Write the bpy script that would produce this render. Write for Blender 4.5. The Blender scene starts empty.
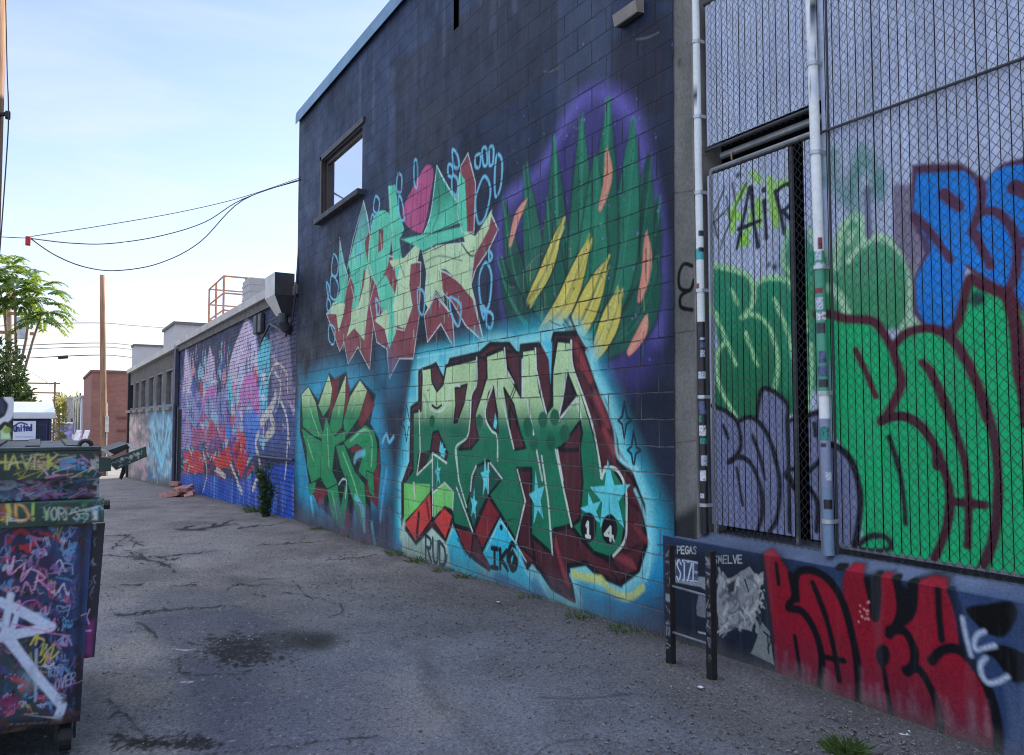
import bpy, bmesh, math, random
import numpy as np
from mathutils import Vector, Matrix, Euler
random.seed(7); RNG = np.random.default_rng(11)
scene = bpy.context.scene
COL = scene.collection

# ------------------------------------------------------------------ camera model (metres, eye at 1.6 m)
F, CX, CY = 780.0, 512.0, 377.5
YAW, PITCH, EYE = math.radians(31), math.radians(3.0), 1.6
FW = np.array([math.sin(YAW)*math.cos(PITCH), math.cos(YAW)*math.cos(PITCH), math.sin(PITCH)])
RT = np.array([math.cos(YAW), -math.sin(YAW), 0.0])
UP = np.cross(RT, FW)
O = np.array([0, 0, EYE])
def ray(x, y):
    return FW + RT*(x-CX)/F + UP*(CY-y)/F
def on_x(x, y, X): d = ray(x, y); return O + d*X/d[0]
def on_y(x, y, Y): d = ray(x, y); return O + d*Y/d[1]
GY = [-60, 0, 4, 14, 28, 46, 75, 140, 900]
GZ = [0, 0, 0, -0.24, -0.75, -1.52, -2.2, -2.9, -3.2]
def gz(y): return np.interp(y, GY, GZ)
def on_g(x, y):
    d = ray(x, y); z = 0.0
    for _ in range(30):
        p = O + d*(z-EYE)/d[2]; z = 0.5*z+0.5*float(gz(p[1]))
    return O + d*(z-EYE)/d[2]

# ------------------------------------------------------------------ colour + noise helpers
def lin(c):
    c = np.asarray(c, float)/255.0
    return np.where(c <= 0.04045, c/12.92, ((c+0.055)/1.055)**2.4)
def sstep(a, b, x):
    t = np.clip((x-a)/(b-a), 0, 1); return t*t*(3-2*t)
_T = RNG.random((256, 256))
def vnoise(x, y):
    xi = np.floor(x).astype(int); yi = np.floor(y).astype(int)
    fx = x-xi; fy = y-yi; fx = fx*fx*(3-2*fx); fy = fy*fy*(3-2*fy)
    a = _T[xi & 255, yi & 255]; b = _T[(xi+1) & 255, yi & 255]
    c = _T[xi & 255, (yi+1) & 255]; d = _T[(xi+1) & 255, (yi+1) & 255]
    return (a*(1-fx)+b*fx)*(1-fy)+(c*(1-fx)+d*fx)*fy
def fbm(x, y, n=4):
    s = 0; a = 0.5; t = 0
    for i in range(n):
        s = s+a*vnoise(x*2**i+17*i, y*2**i+31*i); t += a; a *= 0.5
    return s/t
def spline(p, n=8, closed=False):
    p = [np.asarray(q, float) for q in p]
    if len(p) < 3: return np.array(p)
    out = []; L = len(p)
    for i in range(L if closed else L-1):
        if closed: a, b, c, d = p[(i-1) % L], p[i], p[(i+1) % L], p[(i+2) % L]
        else: a, b, c, d = p[max(i-1, 0)], p[i], p[i+1], p[min(i+2, L-1)]
        for k in range(n):
            t = k/n
            out.append(0.5*((2*b)+(-a+c)*t+(2*a-5*b+4*c-d)*t*t+(-a+3*b-3*c+d)*t**3))
    if not closed: out.append(p[-1])
    return np.array(out)

# ------------------------------------------------------------------ object helpers
def link(o): COL.objects.link(o); return o
def prop(o, label=None, cat=None, group=None, kind=None):
    if label: o['label'] = label
    if cat: o['category'] = cat
    if group: o['group'] = group
    if kind: o['kind'] = kind
    return o
def thing(name, label, cat, loc=(0, 0, 0), group=None, rz=0):
    o = bpy.data.objects.new(name, None); link(o); o.location = loc; o.rotation_euler = (0, 0, rz)
    o.empty_display_size = 0.2
    return prop(o, label, cat, group)
def put(o, parent):
    """parent o (built in world coordinates) under a thing that has only a location/rotation"""
    if parent is not None:
        o.parent = parent
        pm = Matrix.Identity(4); chain = []
        q = parent
        while q is not None: chain.append(q); q = q.parent
        for q in reversed(chain):
            pm = pm @ (q.matrix_parent_inverse @ (Matrix.Translation(q.location) @ q.rotation_euler.to_matrix().to_4x4()))
        o.matrix_parent_inverse = pm.inverted()
    return o
def mesh_obj(name, verts, faces, m, parent=None, smooth=False):
    me = bpy.data.meshes.new(name); me.from_pydata([tuple(v) for v in verts], [], [tuple(f) for f in faces]); me.update()
    if smooth: me.polygons.foreach_set('use_smooth', [True]*len(me.polygons))
    o = bpy.data.objects.new(name, me); link(o)
    if m is not None: me.materials.append(m)
    return put(o, parent)
class MB:
    def __init__(s): s.v = []; s.f = []
    def add(s, vs, fs):
        n = len(s.v); s.v += [tuple(map(float, q)) for q in vs]; s.f += [tuple(n+i for i in f) for f in fs]
    def box(s, x0, x1, y0, y1, z0, z1, b=0.0):
        if b <= 0:
            v = [(x, y, z) for z in (z0, z1) for y in (y0, y1) for x in (x0, x1)]
            s.add(v, [(0, 2, 3, 1), (4, 5, 7, 6), (0, 1, 5, 4), (2, 6, 7, 3), (0, 4, 6, 2), (1, 3, 7, 5)]); return
        bm = bmesh.new(); bmesh.ops.create_cube(bm, size=1)
        bmesh.ops.scale(bm, vec=(x1-x0, y1-y0, z1-z0), verts=bm.verts)
        bmesh.ops.translate(bm, vec=((x0+x1)/2, (y0+y1)/2, (z0+z1)/2), verts=bm.verts)
        bmesh.ops.bevel(bm, geom=bm.edges[:], offset=b, segments=2, affect='EDGES', profile=0.5)
        bm.verts.index_update()
        s.add([v.co for v in bm.verts], [[v.index for v in f.verts] for f in bm.faces]); bm.free()
    def tube(s, pts, r, n=8, cap=True, taper=None):
        pts = [Vector(p) for p in pts]; base = len(s.v); L = len(pts); ref = None
        for i, p in enumerate(pts):
            t = (pts[min(i+1, L-1)]-pts[max(i-1, 0)]).normalized()
            if ref is None:
                ref = Vector((0, 0, 1)) if abs(t.z) < 0.9 else Vector((1, 0, 0))
            a = t.cross(ref).normalized(); b = a.cross(t).normalized(); ref = b
            rr = r[i] if isinstance(r, (list, tuple)) else r
            for k in range(n):
                th = 2*math.pi*k/n; q = p+a*math.cos(th)*rr+b*math.sin(th)*rr; s.v.append(tuple(q))
        for i in range(L-1):
            for k in range(n):
                s.f.append((base+i*n+k, base+i*n+(k+1) % n, base+(i+1)*n+(k+1) % n, base+(i+1)*n+k))
        if cap:
            s.f.append(tuple(base+k for k in range(n))[::-1]); s.f.append(tuple(base+(L-1)*n+k for k in range(n)))
    def prism(s, poly, y0, y1):
        """poly in XZ extruded along Y"""
        n = len(poly); b = len(s.v)
        for (x, z) in poly: s.v.append((x, y0, z))
        for (x, z) in poly: s.v.append((x, y1, z))
        s.f.append(tuple(range(b, b+n))); s.f.append(tuple(range(b+2*n-1, b+n-1, -1)))
        for i in range(n): j = (i+1) % n; s.f.append((b+i, b+n+i, b+n+j, b+j))
    def build(s, name, m, parent=None, smooth=False):
        o = mesh_obj(name, s.v, s.f, m, parent, smooth)
        bm = bmesh.new(); bm.from_mesh(o.data); bmesh.ops.recalc_face_normals(bm, faces=bm.faces); bm.to_mesh(o.data); bm.free()
        return o
def bx(name, m, parent, *a, b=0.0):
    q = MB(); q.box(*a, b=b); return q.build(name, m, parent)

# ------------------------------------------------------------------ materials
def nodes_of(name):
    m = bpy.data.materials.new(name); m.use_nodes = True; nt = m.node_tree
    return m, nt, nt.nodes['Principled BSDF']
def N(nt, t, **kw):
    n = nt.nodes.new(t)
    for k, v in kw.items(): setattr(n, k, v)
    return n
def mixc(nt, blend, fac, a, b):
    n = N(nt, 'ShaderNodeMix', data_type='RGBA', blend_type=blend)
    for idx, val in ((0, fac), (6, a), (7, b)):
        if hasattr(val, 'is_output'): nt.links.new(val, n.inputs[idx])
        elif idx == 0: n.inputs[0].default_value = val
        else: n.inputs[idx].default_value = (*val, 1)
    return n.outputs[2]
def ramp(nt, src, lo, hi, a=0.0, b=1.0):
    n = N(nt, 'ShaderNodeMapRange'); n.clamp = True
    nt.links.new(src, n.inputs[0])
    for i, v in zip((1, 2, 3, 4), (lo, hi, a, b)): n.inputs[i].default_value = v
    return n.outputs[0]
def noise(nt, scale, detail=4, rough=0.55, vec=None):
    n = N(nt, 'ShaderNodeTexNoise'); n.inputs['Scale'].default_value = scale
    n.inputs['Detail'].default_value = detail; n.inputs['Roughness'].default_value = rough
    if vec is None:
        g = N(nt, 'ShaderNodeNewGeometry'); vec = g.outputs['Position']
    nt.links.new(vec, n.inputs['Vector']); return n.outputs['Fac']
def stretched(nt, s):
    g = N(nt, 'ShaderNodeNewGeometry'); v = N(nt, 'ShaderNodeVectorMath', operation='MULTIPLY')
    nt.links.new(g.outputs['Position'], v.inputs[0]); v.inputs[1].default_value = s; return v.outputs[0]
def bump(nt, bs, h, strength, dist=0.01, normal=None):
    b = N(nt, 'ShaderNodeBump'); b.inputs['Strength'].default_value = strength; b.inputs['Distance'].default_value = dist
    nt.links.new(h, b.inputs['Height'])
    if normal is not None: nt.links.new(normal, b.inputs['Normal'])
    nt.links.new(b.outputs[0], bs.inputs['Normal']); return b.outputs[0]
def plain(name, c, rough=0.7, metal=0.0, var=0.25, scale=6.0, bmp=0.15, stretch=None, spec=0.4):
    """weathered one-colour material: noise varies colour, roughness and relief"""
    m, nt, bs = nodes_of(name)
    vec = stretched(nt, stretch) if stretch else None
    f = noise(nt, scale, 6, 0.6, vec)
    c = np.asarray(c, float)
    col = mixc(nt, 'MIX', ramp(nt, f, 0.3, 0.7), tuple(c*(1-var)), tuple(np.minimum(c*(1+var), 0.9)))
    nt.links.new(col, bs.inputs['Base Color'])
    nt.links.new(ramp(nt, f, 0.3, 0.7, min(1, rough+0.08), max(0.05, rough-0.08)), bs.inputs['Roughness'])
    bs.inputs['Metallic'].default_value = metal; bs.inputs['Specular IOR Level'].default_value = spec
    if bmp: bump(nt, bs, noise(nt, scale*8, 3, 0.6, vec), bmp, 0.01)
    return m
def painted(name, brick=None, rough=0.6, wear=0.22, fine=60.0, bmp=0.25, dirt_h=None, streak=False, spec=0.16):
    """spray paint held in the mesh's 'paint' colours over masonry, slats or steel"""
    m, nt, bs = nodes_of(name)
    at = N(nt, 'ShaderNodeAttribute', attribute_name='paint'); col = at.outputs['Color']
    f1 = noise(nt, 3.0, 6, 0.65); f2 = noise(nt, fine, 4, 0.7)
    col = mixc(nt, 'MULTIPLY', wear*1.5, col, mixc(nt, 'MIX', ramp(nt, f1, 0.3, 0.6), (0.4, 0.4, 0.4), (1, 1, 1)))
    col = mixc(nt, 'MULTIPLY', wear*1.6, col, mixc(nt, 'MIX', ramp(nt, f2, 0.35, 0.65), (0.4, 0.4, 0.4), (1, 1, 1)))
    if streak:
        fs = noise(nt, 1.0, 5, 0.6, stretched(nt, (9, 9, 0.7)))
        col = mixc(nt, 'MIX', ramp(nt, fs, 0.52, 0.75, 0, 0.22), col, (0.11, 0.12, 0.14))
    # chipped flecks of bare grey masonry
    ch = noise(nt, 23.0, 8, 0.75)
    col = mixc(nt, 'MIX', ramp(nt, ch, 0.68, 0.73, 0, 0.5), col, (0.1, 0.1, 0.105))
    nrm = None
    if brick:
        w, h, ms, dark, depth = brick
        g = N(nt, 'ShaderNodeNewGeometry'); sp = N(nt, 'ShaderNodeSeparateXYZ'); cb = N(nt, 'ShaderNodeCombineXYZ')
        nt.links.new(g.outputs['Position'], sp.inputs[0]); nt.links.new(sp.outputs['Y'], cb.inputs[0]); nt.links.new(sp.outputs['Z'], cb.inputs[1])
        # joints wander a little
        wob = N(nt, 'ShaderNodeVectorMath', operation='MULTIPLY_ADD'); nn = N(nt, 'ShaderNodeTexNoise'); nn.inputs['Scale'].default_value = 7.0
        nt.links.new(g.outputs['Position'], nn.inputs['Vector']); nt.links.new(nn.outputs['Color'], wob.inputs[0])
        wob.inputs[1].default_value = (h*0.06,)*3; nt.links.new(cb.outputs[0], wob.inputs[2])
        br = N(nt, 'ShaderNodeTexBrick'); nt.links.new(wob.outputs[0], br.inputs['Vector'])
        br.inputs['Scale'].default_value = 1.0; br.inputs['Brick Width'].default_value = w; br.inputs['Row Height'].default_value = h
        br.inputs['Mortar Size'].default_value = ms; br.inputs['Mortar Smooth'].default_value = 0.35; br.inputs['Bias'].default_value = 0
        br.inputs['Color1'].default_value = (0, 0, 0, 1); br.inputs['Color2'].default_value = (1, 1, 1, 1)
        col = mixc(nt, 'MULTIPLY', 0.35, col, mixc(nt, 'MIX', br.outputs['Color'], (0.62, 0.62, 0.62), (1, 1, 1)))
        jn = N(nt, 'ShaderNodeMath', operation='MULTIPLY'); nt.links.new(br.outputs['Fac'], jn.inputs[0])
        nt.links.new(ramp(nt, noise(nt, 5.0, 4, 0.6), 0.36, 0.62, 0.10, 1.0), jn.inputs[1])
        joint = (0.012, 0.013, 0.018)
        if dirt_h:      # pale dust settles in the lower joints
            jc = mixc(nt, 'MIX', ramp(nt, sp.outputs['Z'], dirt_h-0.35, dirt_h+0.2), (0.12, 0.12, 0.125), joint)
        else: jc = joint
        jf = N(nt, 'ShaderNodeMath', operation='MULTIPLY'); nt.links.new(jn.outputs[0], jf.inputs[0]); jf.inputs[1].default_value = dark
        col = mixc(nt, 'MIX', jf.outputs[0], col, jc)
        inv = N(nt, 'ShaderNodeMath', operation='SUBTRACT'); inv.inputs[0].default_value = 1; nt.links.new(br.outputs['Fac'], inv.inputs[1])
        nrm = bump(nt, bs, inv.outputs[0], depth, 0.012)
    bump(nt, bs, f2, bmp, 0.006, nrm)
    nt.links.new(col, bs.inputs['Base Color'])
    nt.links.new(ramp(nt, f1, 0.3, 0.7, min(rough+0.12, 1), rough-0.1), bs.inputs['Roughness'])
    bs.inputs['Specular IOR Level'].default_value = spec
    return m

# ------------------------------------------------------------------ spray-paint canvas: a dense flat grid whose vertices carry paint
KPAINT = np.array([1.52, 1.55, 1.34])
class Canvas:
    """axis: 'x' plane X=pos with (u,v)=(Y,Z); 'y' plane Y=pos with (u,v)=(X,Z); 'g' ground with (u,v)=(X,Y)"""
    def __init__(s, axis, pos, U, V, base, k=KPAINT, seed=0, edge=0.010):
        s.axis, s.pos, s.U, s.V, s.k = axis, pos, np.asarray(U, float), np.asarray(V, float), k
        s.u, s.v = np.meshgrid(s.U, s.V, indexing='ij')
        s.c = np.empty(s.u.shape+(3,)); s.c[:] = s.col(base)
        s.own = np.zeros(s.u.shape, np.int16); s.pieces = [None]; s.piece = 0
        s.n1 = fbm(s.u*9+seed*13.7, s.v*9+seed*3.1, 4)-0.5
        s.edge = edge; s.T = None
    def col(s, c):
        q = lin(c)*s.k; return q*min(1.0, 0.84/max(q.max(), 1e-6))
    def tr(s, zx, zy, sc):            # tracing frame: offsets + scale into photo pixels
        s.T = (zx, zy, sc)
    def px(s, p):
        if s.T: return (s.T[0]+p[0]/s.T[2], s.T[1]+p[1]/s.T[2])
        return p
    def uv(s, p):
        x, y = s.px(p)
        if s.axis == 'x': q = on_x(x, y, s.pos); return (q[1], q[2])
        if s.axis == 'y': q = on_y(x, y, s.pos); return (q[0], q[2])
        q = on_g(x, y); return (q[0], q[1])
    def pts(s, P, smooth, closed):
        P = [s.uv(p) for p in P]
        return spline(P, 6, closed) if smooth else np.array(P)
    def win(s, lo, hi):
        i0, i1 = np.searchsorted(s.U, [lo[0], hi[0]]); j0, j1 = np.searchsorted(s.V, [lo[1], hi[1]])
        return slice(max(i0-1, 0), i1+1), slice(max(j0-1, 0), j1+1)
    def begin(s, label): s.pieces.append(label); s.piece = len(s.pieces)-1
    def end(s): s.piece = 0
    def blend(s, w, a, c, grad=None, mx=0):
        if a.size == 0: return
        col = s.col(c)
        if grad:
            c2, p1, p2 = grad
            v1, v2 = s.uv((mx, p1[1]))[1], s.uv((mx, p2[1]))[1]
            t = sstep(0, 1, (s.v[w]-v1)/(v2-v1))[..., None]
            col = col*(1-t)+s.col(c2)*t
        a = np.clip(a, 0, 1)
        s.c[w] = s.c[w]*(1-a[..., None])+col*a[..., None]
        if s.piece: s.own[w][a > 0.45] = s.piece
    @staticmethod
    def seg(u, v, a, b):
        d = b-a; L = d@d
        t = np.clip(((u-a[0])*d[0]+(v-a[1])*d[1])/(L if L > 0 else 1), 0, 1)
        return np.hypot(u-a[0]-t*d[0], v-a[1]-t*d[1])
    def fill(s, P, c, soft=0.008, smooth=False, alpha=1.0, grad=None, rough=None):
        Q = s.pts(P, smooth, True); m = soft+0.02
        w = s.win(Q.min(0)-m, Q.max(0)+m); u, v = s.u[w], s.v[w]
        if u.size == 0: return
        ins = np.zeros(u.shape, bool); d = np.full(u.shape, 9.0)
        for i in range(len(Q)):
            a, b = Q[i], Q[(i+1) % len(Q)]
            if a[1] != b[1]:
                cr = (a[1] > v) != (b[1] > v)
                ins ^= cr & (u < (b[0]-a[0])*(v-a[1])/(b[1]-a[1])+a[0])
        lo, hi = Q.min(0), Q.max(0)
        for i in range(len(Q)):
            a, b = Q[i], Q[(i+1) % len(Q)]
            l2, h2 = np.minimum(a, b)-m, np.maximum(a, b)+m
            w2 = s.win(l2, h2)
            r = (slice(w2[0].start-w[0].start, w2[0].stop-w[0].start), slice(w2[1].start-w[1].start, w2[1].stop-w[1].start))
            if u[r].size: d[r] = np.minimum(d[r], s.seg(u[r], v[r], a, b))
        sd = np.where(ins, d, -d)+s.n1[w]*(s.edge if rough is None else rough)
        s.blend(w, alpha*sstep(-soft, soft, sd), c, grad, sum(p[0] for p in P)/len(P))
    def line(s, P, wd, c, soft=0.006, smooth=True, alpha=1.0, closed=False, grad=None, rough=None):
        Q = s.pts(P, smooth, closed)
        if closed: Q = np.vstack([Q, Q[:1]])
        m = wd/2+soft+0.012
        w = s.win(Q.min(0)-m, Q.max(0)+m); u, v = s.u[w], s.v[w]
        if u.size == 0: return
        d = np.full(u.shape, 9.0)
        for i in range(len(Q)-1):
            a, b = Q[i], Q[i+1]
            w2 = s.win(np.minimum(a, b)-m, np.maximum(a, b)+m)
            r = (slice(w2[0].start-w[0].start, w2[0].stop-w[0].start), slice(w2[1].start-w[1].start, w2[1].stop-w[1].start))
            if u[r].size: d[r] = np.minimum(d[r], s.seg(u[r], v[r], a, b))
        sd = wd/2-d+s.n1[w]*(s.edge*0.7 if rough is None else rough)
        s.blend(w, alpha*sstep(-soft, soft, sd), c, grad)
    def brush(s, P, wd, c, soft=0.02, alpha=1.0, k0=.35):
        """one tapering brush stroke: narrow start, full belly, pointed tip"""
        Q = s.pts(P, True, False); n = len(Q); t = np.linspace(0, 1, n)
        w = wd*.5*np.where(t < .55, k0+(1-k0)*np.sin(t/.55*math.pi/2), np.cos((t-.55)/.45*math.pi/2))
        d = np.gradient(Q, axis=0); d /= np.maximum(np.hypot(d[:, 0], d[:, 1]), 1e-9)[:, None]; nn = np.stack([-d[:, 1], d[:, 0]], 1)*w[:, None]
        A, s.uv = s.uv, lambda q: q
        s.fill(list(Q+nn)+list((Q-nn)[::-1]), c, soft, alpha=alpha); s.uv = A
    def dot(s, p, r, c, soft=0.006, alpha=1.0):
        u0, v0 = s.uv(p); w = s.win((u0-r-soft, v0-r-soft), (u0+r+soft, v0+r+soft))
        d = np.hypot(s.u[w]-u0, s.v[w]-v0); s.blend(w, alpha*sstep(-soft, soft, r-d), c)
    def star(s, p, r, c, rot=0.0, asp=1.0):
        u0, v0 = s.uv(p); P = []
        for k in range(10):
            a = rot+math.pi*k/5; q = r*(1.0 if k % 2 == 0 else 0.4)
            P.append((u0+math.sin(a)*q*asp, v0+math.cos(a)*q))
        T, A = s.T, s.uv; s.uv = lambda q: q
        s.fill(P, c, 0.006); s.uv = A
    def text(s, t, p0, p1, h, wd, c, soft=0.004):
        """hand-lettered tag: strokes between two baseline points, h pixels tall (tracing-frame units)"""
        n = len(t); dx = (p1[0]-p0[0])/n; dy = (p1[1]-p0[1])/n
        for i, ch in enumerate(t):
            for st in GLYPH.get(ch, []):
                s.line([(p0[0]+dx*(i+0.1+0.78*a), p0[1]+dy*(i+a)-h*b) for a, b in st], wd, c, soft, smooth=len(st) > 3)
    # ---- build meshes
    def pos3(s, u, v):
        if s.axis == 'x': return np.stack([np.full_like(u, s.pos), u, v], -1)
        if s.axis == 'y': return np.stack([u, np.full_like(u, s.pos), v], -1)
        return np.stack([u, v, gz(v)], -1)
    def emit(s, name, m, parent, hole=None, keep=None, disp=None, piece_name='graffiti', extra=None):
        n, k = s.u.shape
        idx = np.arange(n*k).reshape(n, k)
        if s.axis == 'x': q = np.stack([idx[:-1, :-1], idx[:-1, 1:], idx[1:, 1:], idx[1:, :-1]], -1)   # faces -X
        else: q = np.stack([idx[:-1, :-1], idx[1:, :-1], idx[1:, 1:], idx[:-1, 1:]], -1)             # faces -Y / +Z
        q = q.reshape(-1, 4)
        cu = ((s.u[:-1, :-1]+s.u[1:, 1:])/2).ravel(); cv = ((s.v[:-1, :-1]+s.v[1:, 1:])/2).ravel()
        ow = s.own[:-1, :-1].ravel()
        ok = np.ones(len(q), bool)
        if hole is not None: ok &= ~hole(cu, cv)
        if keep is not None: ok &= keep(cu, cv)
        P = s.pos3(s.u, s.v)
        if disp is not None: P = P+disp(s.u, s.v)
        P = P.reshape(-1, 3)
        C = np.concatenate([s.c.reshape(-1, 3), np.ones((n*k, 1))], 1)
        out = []
        for pid in range(len(s.pieces)):
            sel = ok & (ow == pid)
            if sel.sum() < 4: continue
            fq = q[sel]; used, inv = np.unique(fq, return_inverse=True); inv = inv.reshape(-1, 4)
            o = grid_mesh(name if pid == 0 else piece_name, P[used], inv, C[used], m, parent)
            if pid and s.pieces[pid]: o['label'] = s.pieces[pid]
            out.append(o)
        return out
def grid_mesh(name, P, Q, C, m, parent):
    me = bpy.data.meshes.new(name)
    me.vertices.add(len(P)); me.vertices.foreach_set('co', np.ascontiguousarray(P, np.float32).ravel())
    me.loops.add(Q.size); me.loops.foreach_set('vertex_index', np.ascontiguousarray(Q, np.int32).ravel())
    me.polygons.add(len(Q)); me.polygons.foreach_set('loop_start', np.arange(0, Q.size, 4, dtype=np.int32))
    me.update(calc_edges=True)
    a = me.color_attributes.new('paint', 'FLOAT_COLOR', 'POINT'); a.data.foreach_set('color', np.ascontiguousarray(C, np.float32).ravel())
    me.materials.append(m)
    o = bpy.data.objects.new(name, me); link(o); return put(o, parent)
GLYPH = {
 'A': [[(0, 0), (.5, 1), (1, 0)], [(.2, .4), (.8, .4)]], 'B': [[(0, 0), (0, 1)], [(0, 1), (.9, .9), (.8, .55), (0, .5)], [(0, .5), (1, .4), (.9, 0), (0, 0)]],
 'C': [[(1, .85), (.5, 1), (0, .6), (.2, .05), (1, .15)]], 'D': [[(0, 0), (0, 1)], [(0, 1), (.9, .8), (.9, .2), (0, 0)]],
 'E': [[(.9, 1), (0, 1), (0, 0)], [(0, 0), (1, 0)], [(0, .5), (.8, .5)]], 'e': [[(0, .35), (.9, .45), (.6, .8), (.1, .5), (.2, .05), (.9, .1)]],
 'H': [[(0, 0), (0, 1)], [(1, 0), (1, 1)], [(0, .5), (1, .5)]], 'I': [[(.5, 0), (.5, 1)], [(.1, 1), (.9, 1)], [(.1, 0), (.9, 0)]], 'i': [[(.5, 0), (.5, .7)], [(.5, .95), (.5, 1.0)]],
 'K': [[(0, 0), (0, 1)], [(.9, 1), (0, .45)], [(.1, .5), (1, 0)]], 'k': [[(0, 0), (0, 1.1)], [(.8, .7), (0, .35)], [(.1, .4), (.9, 0)]],
 'L': [[(0, 1), (0, 0)], [(0, 0), (1, 0)]], 'M': [[(0, 0), (.15, 1), (.5, .3)], [(.5, .3), (.85, 1), (1, 0)]], 'N': [[(0, 0), (0, 1)], [(0, 1), (1, 0)], [(1, 0), (1, 1)]],
 'O': [[(.5, 1), (0, .6), (.3, 0), (.9, .2), (.9, .8), (.5, 1)]], 'P': [[(0, 0), (0, 1)], [(0, 1), (.9, .9), (.8, .5), (0, .45)]],
 'R': [[(0, 0), (0, 1)], [(0, 1), (.9, .9), (.8, .55), (0, .5)], [(.3, .5), (1, 0)]], 'S': [[(1, .85), (.5, 1), (.1, .75), (.9, .35), (.5, 0), (0, .15)]],
 'T': [[(.5, 0), (.5, 1)], [(0, 1), (1, 1)]], 'U': [[(0, 1), (.1, .2), (.5, 0), (.9, .2), (1, 1)]], 'V': [[(0, 1), (.5, 0)], [(.5, 0), (1, 1)]],
 'X': [[(0, 0), (1, 1)], [(0, 1), (1, 0)]], 'Y': [[(0, 1), (.5, .5)], [(1, 1), (.5, .5)], [(.5, .5), (.4, 0)]], 'Z': [[(0, 1), (1, 1)], [(1, 1), (0, 0)], [(0, 0), (1, 0)]],
 'G': [[(1, .85), (.5, 1), (0, .5), (.4, 0), (1, .2), (1, .45)], [(1, .45), (.6, .45)]], '1': [[(.2, .75), (.5, 1)], [(.5, 1), (.5, 0)], [(.1, 0), (.9, 0)]],
 '4': [[(.7, 0), (.7, 1)], [(.7, 1), (0, .35)], [(0, .35), (1, .35)]], '!': [[(.5, .3), (.6, 1)], [(.5, 0), (.5, .05)]], 't': [[(.5, 0), (.5, 1)], [(.1, .7), (.9, .7)]],
 'd': [[(.9, 0), (.9, 1.1)], [(.9, .5), (.3, .6), (.1, .2), (.5, 0), (.9, .2)]], 'n': [[(0, 0), (0, .7)], [(0, .5), (.5, .7), (.9, .5), (.9, 0)]],
}
def gaxis(segs):
    """concatenate [(a,b,step)...] into one axis"""
    out = []
    for a, b, st in segs:
        n = max(1, round((b-a)/st)); out += list(np.linspace(a, b, n, endpoint=False))
    return np.array(out+[segs[-1][1]])
# ================================================================== MAIN BUILDING: painted block wall
WX = 3.91
WY0, WY1, WTOP = 4.30, 14.12, 7.08
PL0, PL1 = float(on_x(674.5, 530, WX)[1]), float(on_x(672.5, 0, WX)[1])     # foot and head of the wall's slightly raked near edge
PLZ0, PLZ1 = float(on_x(674.5, 530, WX)[2]), float(on_x(672.5, 0, WX)[2])
raked = lambda z: np.maximum(PL0+(PL1-PL0)*np.clip((z-PLZ0)/(PLZ1-PLZ0), 0, 1.15), 4.0)
blk_mat = painted('painted_block', brick=(0.40, 0.20, 0.007, .9, 0.9), rough=0.55, wear=0.26, fine=45, bmp=0.3, dirt_h=1.9, streak=True)
yy = [PL1-.05]
while yy[-1] < WY1: yy.append(yy[-1]+0.0035+0.0017*(yy[-1]-4.0)**1.12)
W = Canvas('x', WX, np.append(yy[:-1], WY1), gaxis([(-0.45, 4.6, 0.008), (4.6, WTOP, 0.016)]), (26, 34, 55), seed=1)
# ---- old coats of dark paint (real patches of different paint)
b1 = fbm(W.u*1.1, W.v*1.6, 5); b2 = fbm(W.u*4+5, W.v*1.3, 4)
up = sstep(3.2, 5.4, W.v)[..., None]
W.c = W.c*(1-up*0.75)+W.col((42, 56, 90))*up*0.75
W.c *= np.maximum(0.25, 0.15+1.55*b1+0.6*(b2-0.5))[..., None]
for P, c, a in [
    ([(455, 20), (557, -60), (557, 72), (520, 100), (455, 132)], (38, 42, 58), .8), ([(395, 62), (455, 22), (455, 132), (418, 160), (395, 170)], (34, 38, 54), .75),
    ([(557, -60), (610, -90), (610, 110), (557, 140)], (60, 68, 92), .55), ([(612, 40), (668, 10), (668, 110), (640, 120), (612, 95)], (30, 32, 48), .8),
    ([(420, 104), (447, 96), (447, 155), (420, 165)], (42, 46, 62), .8), ([(300, 140), (322, 120), (322, 200), (300, 230)], (56, 66, 94), .5),
    ([(388, 70), (395, 66), (395, 300), (388, 300)], (70, 80, 108), .35)]:
    W.fill(P, c, 0.03, alpha=a)
for P in [[(612, 8), (612, 100)], [(557, -20), (557, 80)], [(455, 26), (455, 150)], [(388, 68), (388, 140)]]:
    W.line(P, 0.02, (34, 36, 50), 0.012, alpha=.7)
W.line([(614, 85), (613, 105), (619, 120)], 0.05, (20, 21, 30), 0.03, alpha=.9)
for x in range(304, 660, 7):            # rain streaks from the roof edge
    y0 = 120-(x-298)*1.14+random.uniform(0, 60)
    W.line([(x, y0), (x+random.uniform(-1, 1), y0+random.uniform(25, 90))], random.uniform(.03, .12), random.choice([(78, 90, 120), (40, 44, 62), (86, 98, 126)]), 0.05, alpha=random.uniform(.12, .4))

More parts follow.
